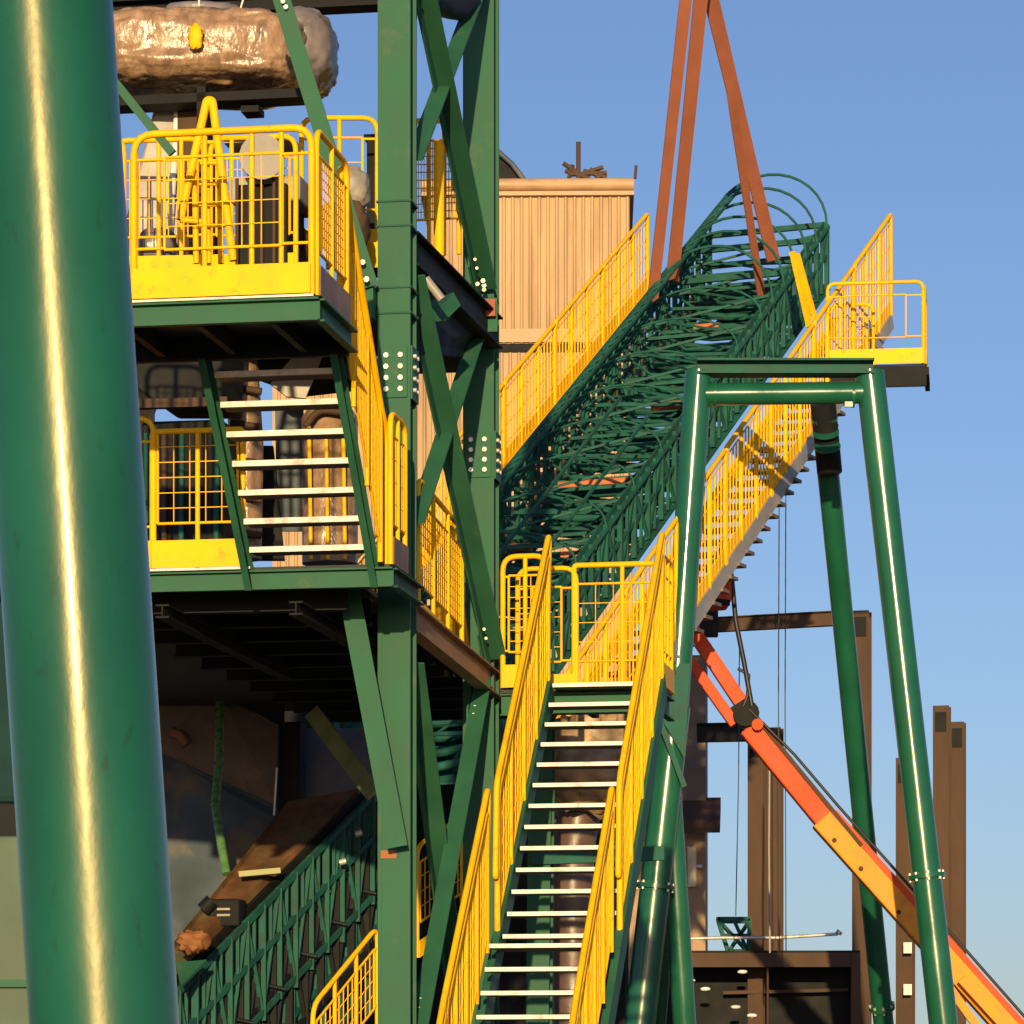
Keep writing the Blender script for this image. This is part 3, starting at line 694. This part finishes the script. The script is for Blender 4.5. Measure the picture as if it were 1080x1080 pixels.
m = MB(); m.beam(P(560, 905, 32.9), P(700, 900, 32.9), .1, .12); m.build('tie_bar', DGREEN, t)
t = thing('wrapped_duct', 'dark brown vertical duct behind the treads of the main stair', 'duct', P(600, 1300, 35))
m = MB(); m.path([P(605, 1320, 35), P(604, 900, 35), P(615, 830, 35), P(640, 760, 35)], .2, 16); m.build('duct_body', mat('dark_brown_wrap', (.10, .06, .045), .4, var=.4, scale=5, bump=.4, bscale=8), t)
t = thing('wrapped_duct', 'pale brown crumpled sheet behind the top treads of the main stair', 'duct', P(620, 860, 34))
cc = P(625, 800, 34.6); blob(cc.x, cc.y, cc.z, .42, .2, .42, .8, .8, .12, 1.5, 1.7, ns=24, nr=32).build('crumpled_wrap', mat('tan_wrap', (.26, .17, .09), .4, var=.5, scale=4, col2=(.5, .3, .08), mix=.6, mscale=4, bump=.4, bscale=8), t)

# ================================================================== PIPE TRESTLE
DT = 43
t = thing('pipe_trestle', 'tall green pipe trestle with splayed legs and flat top beam on the right', 'trestle', V((P(830, 1180, DT).x, DT, 0)))
def gp(x, y, D):           # extend line to ground
    return P(x, y, D)
def legpts(x0, y0, D0, x1, y1, D1):
    a, b = P(x0, y0, D0), P(x1, y1, D1); k = a.z/(a.z-b.z); return a, a+(b-a)*k
def leg(p, q, r, name='leg', flange=None, mt=LEGS):
    m = MB(); m.path([lerp(p, q, k/12) for k in range(13)], r, 32); o = m.build(name, mt, t)
    if flange:
        for fz in flange:
            k = (p.z-fz)/(p.z-q.z); c_ = lerp(p, q, k); d = (q-p).normalized()
            m = MB(); m.path([c_-d*.025, c_+d*.025], r*1.28, 24); m.build('flange', LEGS, o)
            for j in range(8):
                th = 2*math.pi*j/8; e1 = d.cross(V((0, 1, 0))).normalized(); e2 = d.cross(e1)
                pc = c_+e1*(r*1.15*math.cos(th))+e2*(r*1.15*math.sin(th))
                m = MB(); m.tube(pc-d*.05, pc+d*.05, .018, 6); m.build('bolt', BOLT, o)
    return o
zf = lambda y, D: CAMZ+(HOR-y)/F*D
a, b = P(737, 392, DT), P(712, 745, DT)
leg(a, b, .155)
a2, b2 = legpts(712, 745, DT, 675, 1080, DT); leg(a2, b2, .175, 'lower_leg', (zf(935, DT),))
a2, b2 = legpts(702, 770, DT+.3, 722, 1080, DT+.5); leg(a2, b2, .135, 'lower_leg')
a2, b2 = legpts(704, 940, DT+.8, 694, 1080, DT+2.2); leg(a2, b2, .1, 'lower_leg')
a2, b2 = legpts(917, 392, DT, 995, 1080, DT); leg(a2, b2, .165, 'leg', (zf(924, DT),))
a2, b2 = legpts(866, 425, DT+3, 932, 1080, DT+7); leg(a2, b2, .135, 'leg', (zf(1062, DT+6.9),))
m = MB(); m.path([P(868, 425, DT+2.85), P(875, 498, DT+3.3)], .155, 24); m.build('sleeve', BLACK, t)
for yy in (440, 455, 470): 
    m = MB(); m.path([P(869.5+(yy-440)*.1, yy, DT+2.95), P(869.7+(yy-440)*.1, yy+3, DT+2.97)], .162, 20); m.build('band', LEGS, t)
m = MB(); m.isec(P(735, 388, DT-.05), P(921, 388, DT-.05), .3, .17, .025, .02); m.build('top_beam', DGREEN, t)
m = MB(); m.tube(P(742, 416, DT), P(912, 414, DT), .125, 24); m.build('cross_pipe', LEGS, t)
for x in (752, 898):
    m = MB(); m.path([P(x, 416, DT), P(x+3, 416, DT)], .15, 20); m.build('weld_collar', LEGS, t)
m = MB(); m.plate([P(716, 700, DT-.25), P(728, 700, DT-.25), P(722, 800, DT-.25), P(690, 745, DT-.25)], .03); m.build('gusset', DGREEN, t)
m = MB(); m.beam(P(690, 745, DT-.3), P(722, 830, DT-.3), .05, .06); m.build('knee_strut', DGREEN, t)
m = MB(); m.box(Frame(P(893, 427, DT), 0), -.03, .06, -.1, -.06, -.04, .02); m.build('lug', LEGS, t)

# ================================================================== SLINGS
ap = P(738, -90, 47.3)
def strap(name, label, p, q, w, bulge=0, hook=True):
    m = MB(); n_ = 14; vs = []; fs = []
    p, q = V(p), V(q); d = (q-p).normalized(); s_ = d.cross(V((0, 1, 0))).normalized()
    for k in range(n_+1):
        tt = k/n_; c_ = lerp(p, q, tt)+s_*(bulge*math.sin(math.pi*tt)); tw = .5*math.sin(tt*2.2)
        sd = s_*math.cos(tw)+V((0, 1, 0))*math.sin(tw); nn = V((0, 1, 0))*math.cos(tw)-s_*math.sin(tw)
        for (e, f_) in ((-1, -1), (1, -1), (1, 1), (-1, 1)): vs.append(c_+sd*(w/2*e)+nn*(.012*f_))
    for k in range(n_):
        for j in range(4): fs.append((k*4+j, k*4+(j+1) % 4, k*4+4+(j+1) % 4, k*4+4+j))
    m.add(vs, fs); m.add(vs[:4], [(0, 1, 2, 3)]); m.add(vs[-4:], [(3, 2, 1, 0)])
    return tag(m.build(name, STRAP), label, 'sling', 'crane slings')
strap('sling', 'leftmost brown lifting sling, ending at the yellow left stair', P(733, -90, 46.5), P(688, 318, 49.3), .155)
strap('sling', 'second brown lifting sling from the left, ending at the gallery edge', P(748, -90, 46.5), P(709, 296, 49.6), .18)
strap('sling', 'brown lifting sling slanting right down to the hooped end of the gallery', P(729, -90, 47), P(816, 275, 50.4), .2, 0)
strap('sling', 'thinner brown sling strand hanging inside the hoops, right of the others', P(771, 100, 47.6), P(803, 312, 49.9), .11, 0)

# ================================================================== BOOM LIFT
DB = 46
t = thing('boom_lift', 'orange and amber telescopic boom of a lift crossing behind the trestle legs', 'boom lift', V((P(1090, 1180, DB).x, DB, 0)))
m = MB(); m.beam(P(1085, 1110, DB), P(866, 864, DB), .27, .28, up=V((0, 1, 0)).cross(P(1085, 1110, DB)-P(866, 864, DB))); m.build('outer_boom', AMBER, t, bevel=.02)
e = (P(866, 864, DB)-P(1085, 1110, DB)).normalized(); nrm = V((e.z, 0, -e.x)); nrm = nrm if nrm.z > 0 else -nrm
m = MB(); m.beam(P(1085, 1110, DB)+nrm*.16, P(868, 866, DB)+nrm*.16, .27, .08, up=nrm); m.build('boom_top_cover', ORANGE, t)
m = MB(); m.beam(P(900, 900, DB), P(790, 766, DB), .22, .28, up=nrm); m.build('inner_boom', ORANGE, t, bevel=.02)
m = MB(); m.beam(P(900, 900, DB)+nrm*.12-V((0, .13, 0)), P(795, 772, DB)+nrm*.12-V((0, .13, 0)), .03, .05, up=nrm); m.build('hose_track', RUST, t)
m = MB(); m.path([P(787, 752, DB-.2), P(787, 752, DB+.2)], .16, 16); m.beam(P(778, 742, DB), P(795, 768, DB), .2, .22, up=nrm); m.build('knuckle', BLACK, t)
m = MB(); m.tube(P(799, 764, DB-.25), P(799, 764, DB+.2), .07, 12); m.build('knuckle_pin', ORANGE, t)
m = MB(); m.beam(P(775, 764, DB), P(718, 684, DB), .14, .13, up=nrm); m.build('jib_arm', ORANGE, t, bevel=.01)
m = MB(); m.beam(P(782, 742, DB), P(722, 652, DB), .16, .17, up=nrm); m.build('jib_arm', ORANGE, t, bevel=.01)
fb = Frame(P(755, 640, DB), 12)
m = MB(); m.plate([P(735, 622, DB-.3), P(752, 608, DB-.3), P(771, 604, DB-.3), P(772, 632, DB-.3), P(768, 638, DB-.3), P(738, 640, DB-.3)], .5); m.build('basket_body', ORANGE, t, bevel=.02)
m = MB(); m.beam(P(735, 632, DB-.32), P(770, 636, DB-.32), .05, .07); m.build('basket_base', BLACK, t)
m = MB(); m.path(rounded([P(766, 606, DB-.1), P(766, 566, DB-.1), P(757, 590, DB+.2), P(752, 608, DB+.2)], .06), .035, 8); m.build('basket_rail', ORANGE, t)
m = MB(); m.path([P(744, 602, DB+.1), P(764, 600, DB-.1)], .025, 6); m.path([P(748, 592, DB+.1), P(765, 592, DB-.1)], .025, 6); m.build('basket_rail', GREY, t)
m = MB(); m.path([P(762, 566, DB-.2), P(768, 580, DB-.2), P(772, 612, DB-.2), P(776, 655, DB-.2), P(785, 700, DB-.2), P(793, 745, DB-.2)], .03, 8); m.build('hose', RUBBER, t)
m = MB(); m.path([P(778, 705, DB-.2), P(790, 712, DB-.2), P(788, 735, DB-.2), P(784, 745, DB-.2)], .02, 6); m.build('hose', RUBBER, t)
m = MB(); m.path([P(790, 748, DB-.2), P(838, 796, DB-.2), P(884, 850, DB-.2), P(950, 924, DB-.2), P(1090, 1083, DB-.2)], .018, 6); m.build('hose', RUBBER, t)
for (x_, y_) in ((880, 886), (908, 916), (948, 962), (985, 1003)):
    m = MB(); m.path([P(x_, y_, DB-.16), P(x_, y_, DB-.13)], .03, 8); m.build('wear_pad_bolt', RUST, t)
m = MB(); m.beam(P(1014, 1032, DB-.3), P(1085, 1110, DB-.3), .08, .12, up=nrm); m.build('lift_cylinder', AMBER, t)
m = MB(); m.beam(P(1000, 1040, DB-.3), P(1050, 1110, DB-.3), .08, .1, up=nrm); m.build('lift_cylinder', AMBER, t)
m = MB(); m.box(Frame(V((P(1090, 1180, DB).x, DB, 0)), 0), -.6, 1.8, -.9, .9, .5, 1.5); m.build('chassis', ORANGE, t, bevel=.05)
for sx in (-.2, 1.4):
    for sy in (-1, 1):
        c_ = V((P(1090, 1180, DB).x+sx, DB+sy*.95, .45)); m = MB(); m.path([c_-V((0, .15, 0)), c_+V((0, .15, 0))], .45, 24); m.build('wheel', RUBBER, t)
m = MB(); m.beam(V((P(1090, 1110, DB).x, DB, 1.4)), P(1084, 1108, DB), .4, .4); m.build('turret', ORANGE, t)

# ================================================================== RUSTY COLUMNS AND BEAMS
def rust_col(label, x0, x1, ytop, D, ybase=None, pack=False):
    w = (x1-x0)/F*D; c_ = P((x0+x1)/2, 1180, D); c_.z = 0
    fr = Frame(c_, 14); zt = zf(ytop, D)
    t = thing('rusty_column', label, 'column', c_, 'unfinished rusty steel columns')
    m = MB(); m.isec(fr(0, 0, 0), fr(0, 0, zt), w, w*1.05, .02, .015, up=fr.v); m.build('shaft', RUST, t)
    m = MB(); m.box(fr, -w*.8, w*.8, -w*.8, w*.8, 0, .04); m.build('base_plate', RUST, t)
    m = MB(); m.box(fr, -w*.35, w*.35, -w*.54-.012, -w*.54, zt-.4, zt-.1); m.build('splice_plate', BLACK, t)
    return t
rust_col('rusty column right of the rear trestle leg, tallest in the steel frame', 900, 918, 645, 58)
rust_col('rusty column left of the boom with a dark left side, behind the slim cables', 790, 807, 772, 58)
rust_col('rusty column left of the boom, right one of the close pair', 808, 825, 768, 59)
rust_col('rusty column right of the front trestle leg, taller one of the close pair', 985, 1002, 745, 58)
rust_col('rusty column right of the front trestle leg, shorter one of the close pair', 1003, 1018, 762, 59)
rust_col('thin rusty column between the two right trestle legs, carrying white tags', 946, 964, 800, 60)
t = thing('steel_beam', 'black steel beam crossing the sky left of the rear trestle leg', 'beam', P(812, 665, 57))
m = MB(); m.isec(P(735, 660, 57), P(884, 652, 57), .16, .22); m.build('beam_bar', RUST, t)
m = MB(); m.box(Frame(P(736, 668, 57), 0), -.06, .3, -.12, .1, -.05, .45); m.build('end_bracket', BLACK, t)
t = thing('steel_beam', 'short black beam stub behind the knuckle of the boom', 'beam', P(765, 785, 57))
m = MB(); m.isec(P(735, 773, 57), P(788, 772, 57), .16, .28); m.build('beam_bar', BLACK, t)
for (y0, lab) in ((1000, 'upper white paper tag on the thin rusty column'), (1044, 'lower white paper tag on the thin rusty column')):
    m = MB(); m.box(Frame(P(957, y0, 59.6), 0), -.06, .07, 0, .012, -.08, .09); tag(m.build('paper_tag', WHITE), lab, 'tag')

# tan tower block
t = thing('tan_tower', 'narrow tan tower with a jutting hood behind the left trestle leg', 'tower', V((P(725, 1180, 60).x, 60, 0)))
TT = Frame(V((P(744, 1180, 60).x, 60, 0)), 4)
m = MB(); m.box(TT, -1.2, 0, 0, 2, 0, zf(860, 60)); m.build('lower_wall', mat('tan_render', (.40, .25, .14), .7, var=.15, scale=1.5, col2=(.2, .12, .08), mix=.5), t)
m = MB(); m.box(TT, -1.2, .0, .1, 2, zf(860, 60)+.002, zf(690, 60)); m.build('upper_wall', mat('brown_cladding', (.13, .09, .07), .7, var=.2), t)
m = MB(); m.plate([TT(-.5, -.6, zf(868, 60)), TT(.24, -.6, zf(868, 60)), TT(.24, .2, zf(840, 60)), TT(-.5, .2, zf(840, 60))], .2, -Z); m.build('hood', RUST, t)
m = MB(); m.box(TT, -.28, -.14, -.12, -.01, zf(936, 60), zf(893, 60)); m.build('wall_lamp', mat('cream_lamp', (.75, .6, .35), .5), t, bevel=.02)
m = MB(); m.tube(TT(-.14, -.06, zf(914, 60)), TT(-.05, -.06, zf(914, 60)), .03, 6); m.build('lamp_bracket', WHITE, t)
# dark hall
t = thing('open_hall', 'low dark open hall with a brown roof edge, bottom right', 'building', V((P(815, 1180, 58).x, 58, 0)))
HF = Frame(V((P(722, 1180, 57).x, 57, 0)), 2)
wH = (907-722)/F*57
m = MB(); m.box(HF, -.4, wH, 0, .2, zf(1020, 57), zf(1005, 57)); m.build('roof_edge', RUST, t)
m = MB(); m.box(HF, -.4, wH, .05, 6, zf(1006, 57), zf(1006, 57)+.05); m.build('roof', BLACK, t)
m = MB(); m.box(HF, -.4, wH, 1.2, 1.4, 0, zf(1008, 57)); m.build('back_wall', BLACK, t)
m = MB(); m.box(HF, wH-.14, wH, -.02, .25, 0, zf(1005, 57)); m.build('corner_post', RUST, t)
m = MB(); m.tube(HF(1.25, .1, 0), HF(1.25, .1, zf(1020, 57)), .02, 6); m.build('thin_post', RUST, t)
m = MB(); m.beam(HF(.6, .9, zf(1045, 57)), HF(2.5, .9, zf(1042, 57)), .05, .05); m.build('rail_bar', RUST, t)
for (x, y) in ((728, 1034), (744, 1043), (776, 1062), (793, 1071), (783, 1025)):
    cc = P(x, y, 56.9); m = blob(cc.x, cc.y, cc.z, .075, .04, .028, .9, .9, .01, 3, x, ns=8, nr=12); m.build('lit_blob', WHITE, t)  # white blobs stand in for lit spots inside the dark hall
t = thing('roof_truss', 'small green lattice truss piece lying on the hall roof', 'truss', P(775, 1004, 57.5))
m = MB()
q = [P(757, 969, 57.5), P(791, 969, 57.5), P(789, 1003, 57.5), P(768, 1003, 57.5)]
for off in (V((0, 0, 0)), V((.05, .8, 0))):
    for k in range(4): m.beam(q[k]+off, q[(k+1) % 4]+off, .06, .06)
    m.beam(q[0]+off, q[2]+off, .04, .04); m.beam(q[1]+off, q[3]+off, .04, .04); m.beam(lerp(q[0], q[1], .5)+off, q[2]+off, .04, .04)
    m.beam(lerp(q[0], q[3], .5)+off, lerp(q[1], q[2], .5)+off, .04, .04)
for k in range(4): m.beam(q[k], q[k]+V((.05, .8, 0)), .05, .05)
m.build('lattice', DGREEN, t)
m = MB(); m.path([P(728, 990, 57), P(760, 989, 57), P(820, 989, 57), P(884, 985, 57)], .025, 6); m.path([P(884, 985, 57), P(886, 982, 57)], .05, 8)
tag(m.build('long_pole', GALV), 'long thin pale pole lying level above the hall roof', 'pole')
for (x, y0, y1, D_, lab) in ((822, 470, 1003, 55, 'left thin cable of the pair hanging against the sky'), (829, 480, 1003, 55, 'right thin cable of the pair hanging against the sky'), (780, 665, 966, 55, 'single thin cable hanging above the lattice truss piece'), (812, 780, 1005, 54, 'thin pale rod in front of the close pair of rusty columns')):
    m = MB(); m.path([P(x, y0, D_), P(x-1, (y0+y1)/2, D_), P(x-(4 if x == 780 else 0), y1, D_)], .009 if x != 812 else .015, 6)
    tag(m.build('hanging_cable', CABLE if x != 812 else GREY), lab, 'cable')

# ================================================================== LOWER LEFT: hopper and conveyor
t = thing('shade_wall', 'added dark backdrop standing in for shade below the lower platform and behind the stair', 'wall', V((P(430, 1180, 45).x, 45, 0)))  # near-black backdrop added in place of the interior's shade
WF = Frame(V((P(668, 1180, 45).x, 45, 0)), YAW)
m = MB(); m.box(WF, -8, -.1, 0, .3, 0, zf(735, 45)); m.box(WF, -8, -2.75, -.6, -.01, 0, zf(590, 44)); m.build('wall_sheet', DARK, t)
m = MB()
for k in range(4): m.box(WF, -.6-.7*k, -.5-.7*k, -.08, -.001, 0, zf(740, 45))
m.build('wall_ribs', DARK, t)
P0 = P
def P(x, y, D): return P0(x, y, D*1.14)
t = thing('hopper', 'brown and blue grey steel hopper in the shade under the lower platform', 'hopper', P(240, 960, 32.5))
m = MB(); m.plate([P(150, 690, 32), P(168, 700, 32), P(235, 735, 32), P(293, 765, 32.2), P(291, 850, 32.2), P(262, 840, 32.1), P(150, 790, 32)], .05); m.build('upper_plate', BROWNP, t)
m = MB(); m.plate([P(140, 625, 31.8), P(300, 625, 31.8), P(300, 768, 31.8), P(236, 735, 31.8), P(140, 685, 31.8)], .04); m.build('shade_sheet', BLACK, t)  # black sheet added where only shade lies under the deck
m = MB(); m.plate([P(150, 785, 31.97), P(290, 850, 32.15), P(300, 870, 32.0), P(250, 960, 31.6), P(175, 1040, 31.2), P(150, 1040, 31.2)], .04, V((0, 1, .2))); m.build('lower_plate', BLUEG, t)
m = MB(); m.box(Frame(P(306, 870, 32.3), YAW), -.11, .10, 0, .25, 0, 1.0); m.build('dark_post', BLACK, t)
m = MB(); m.tube(P(292, 810, 32.0), P(289, 860, 32.0), .012, 6); m.build('edge_rod', WHITE, t)
m = MB(); m.plate([P(318, 768, 33), P(400, 768, 33), P(400, 845, 33), P(318, 845, 33)], .05); m.build('rear_plate', mat('slate_plate', (.06, .075, .10), .5, var=.3), t)
m = MB(); m.path([P(180, 772, 31.9), P(190, 775, 31.9), P(197, 785, 31.9)], .05, 8); m.build('rust_lug', mat('rust_lug', (.2, .09, .05), .8), t)
m = MB(); m.path([P(232, 735, 31.7), P(231, 800, 31.5), P(227, 850, 31.2), P(234, 895, 30.9), P(239, 922, 30.8)], .042, 10)
tag(m.build('conduit', CONDUIT), 'shiny pale green conduit hanging in front of the hopper', 'conduit')
t = thing('belt_conveyor', 'rusty inclined conveyor trough rising to the right below the hopper', 'conveyor', P(250, 1000, 30.5))
m = MB(); m.plate([P(304, 845, 31.9), P(378, 832, 32), P(160, 1058, 29.2), P(160, 1022, 29.25)], .06, -Z); m.build('belt_deck', RUSTD, t)
m = MB(); m.beam(P(390, 834, 32), P(160, 1062, 29.2), .05, .09); m.build('side_channel', BLACK, t)
m = MB(); m.beam(P(300, 862, 31.8), P(235, 940, 30.8), .04, .05); m.build('guide_rail', RUSTB, t)
m = MB(); m.beam(P(252, 922, 30.5), P(296, 918, 30.5), .05, .05); m.build('cross_bar', mat('olive_bar', (.25, .26, .08), .5), t)
m = MB(); m.plate([P(186, 1015, 29.3), P(218, 1012, 29.3), P(190, 1040, 29.0)], .03); m.build('green_plate', GREEN, t)
random.seed(11)
def low_lattice(off, mt, nm, jit):
    m = MB(); T0, T1 = P(392, 838, 31.9)+off, P(150, 1082, 28.9)+off; nb = 14
    for hh in (.02, .42, .98): m.beam(T0-Z*hh, T1-Z*hh, .05, .05)
    for k in range(nb+1):
        p = lerp(T0, T1, k/nb); m.beam(p, p-Z*(1+random.uniform(0, jit)), .065, .035, up=v1)
        if k < nb:
            q_ = lerp(T0, T1, (k+1)/nb); m.beam(p-Z*(.98 if k % 2 else 0), q_-Z*(0 if k % 2 else .98), .04, .03, up=v1)
            r_ = lerp(p, q_, .5); m.beam(r_, r_-Z*.42, .03, .03, up=v1)
    m.build(nm, mt, t)
low_lattice(V((0, 0, 0)), DGREEN, 'side_lattice', .12)
low_lattice(V((.35, .7, -.05)), BLACK, 'rear_lattice', .3)
low_lattice(V((.1, .35, -.75)), DGREEN, 'lower_lattice', .3)
for k in range(7):
    m = MB(); p = lerp(P(388, 850, 32.2), P(190, 1050, 29.6), k/6)
    m.path([p+V((-.05, 0, 0)), p+V((.0, 0, -.3)), p+V((.1, .05, -.5)), p+V((.35, .1, -.55))], .02, 6); m.build('hose', RUBBER, t)
for k in range(5):
    m = MB(); m.tube(P(375+5*k-k*22, 880+k*30, 31.3), P(382+5*k-k*22, 878+k*30, 31.3), .03, 8); m.build('idler_end', GALV, t)
cc = P(232, 957, 30.2)
t = thing('gearbox', 'black gearbox sitting on the rusty conveyor trough', 'gearbox', P(232, 975, 30.2))
m = MB(); m.box(Frame(P(234, 977, 30.1), YAW), -.13, .16, 0, .3, 0, .25); m.build('housing', BLACK, t, bevel=.02)
m = MB(); m.path([P(214, 960, 30.1), P(224, 950, 30.1)], .07, 12); m.build('shaft_end', BLACK, t)
m = MB(); m.box(Frame(P(236, 960, 30.09), YAW), -.06, .06, -.012, -.002, .0, .02); m.box(Frame(P(236, 964, 30.09), YAW), -.06, .06, -.012, -.002, -.02, 0); m.build('name_strip', GREY, t)
cc = P(204, 993, 29.3)
tag(blob(cc.x, cc.y, cc.z, .13, .1, .08, .7, .7, .06, 2, 4.4, ns=14, nr=20).build('rust_clamp', mat('orange_casting', (.24, .10, .04), .7, spec=.2, var=.4, scale=9), None), 'orange rusty casting on the conveyor beside the huge pipe', 'casting')
P = P0
t = thing('guardrail', 'orange lit yellow guardrail at the foot of the near column', 'guardrail', P(370, 1130, 31), 'guardrails of the tower decks')
guardrail(t, P(330, 1185, 30.6), P(398, 1098, 31.4), h=.95, posts=2, bars=.06, toe=0, inset=.05)
t = thing('guardrail', 'yellow guardrail low behind the cross braces beside the main stair', 'guardrail', P(470, 1000, 34), 'guardrails of the tower decks')
guardrail(t, P(440, 1010, 34), P(510, 960, 35), h=1.0, posts=2, bars=.08, toe=.15, inset=.05)

# ================================================================== LIGHT, SKY, CAMERA
EL, AZ = math.radians(9), math.radians(2.5)
sun = bpy.data.lights.new('sun', 'SUN'); so = bpy.data.objects.new('sun', sun); C.objects.link(so)
sun.energy = 5.0; sun.angle = math.radians(.5); sun.color = (1, .73, .37)
so.rotation_euler = V((math.sin(AZ)*math.cos(EL), math.cos(AZ)*math.cos(EL), -math.sin(EL))).to_track_quat('-Z', 'Y').to_euler()
so.location = (-5, -30, 20)
sc = bpy.context.scene
w = bpy.data.worlds.new('World'); sc.world = w; w.use_nodes = True
nt = w.node_tree; bg = nt.nodes['Background']
sky = nt.nodes.new('ShaderNodeTexSky'); sky.sky_type = 'NISHITA'; sky.sun_disc = False
sky.sun_elevation = EL; sky.sun_rotation = math.pi+AZ; sky.air_density = 1.0; sky.dust_density = 1.0; sky.ozone_density = 3.4
tint = nt.nodes.new('ShaderNodeMix'); tint.data_type = 'RGBA'; tint.blend_type = 'MULTIPLY'; tint.inputs[0].default_value = 1; tint.inputs[7].default_value = (1.02, .87, .95, 1)
nt.links.new(sky.outputs[0], tint.inputs[6]); nt.links.new(tint.outputs[2], bg.inputs[0]); bg.inputs[1].default_value = .145
tcw = nt.nodes.new('ShaderNodeTexCoord'); mpw = nt.nodes.new('ShaderNodeMapping'); mpw.inputs['Location'].default_value = (0, 0, .03)
nt.links.new(tcw.outputs['Generated'], mpw.inputs[0]); nt.links.new(mpw.outputs[0], sky.inputs[0])
cam = bpy.data.cameras.new('camera'); co = bpy.data.objects.new('camera', cam); C.objects.link(co)
co.location = (0, 0, CAMZ); co.rotation_euler = (math.pi/2, 0, 0)
cam.sensor_width = 36; cam.lens = 36*F/1080; cam.shift_y = (HOR-540)/1080; cam.clip_end = 3000; cam.clip_start = .1
sc.camera = co
sc.view_settings.view_transform = 'Standard'; sc.view_settings.look = 'None'; sc.view_settings.exposure = .2; sc.view_settings.gamma = 1
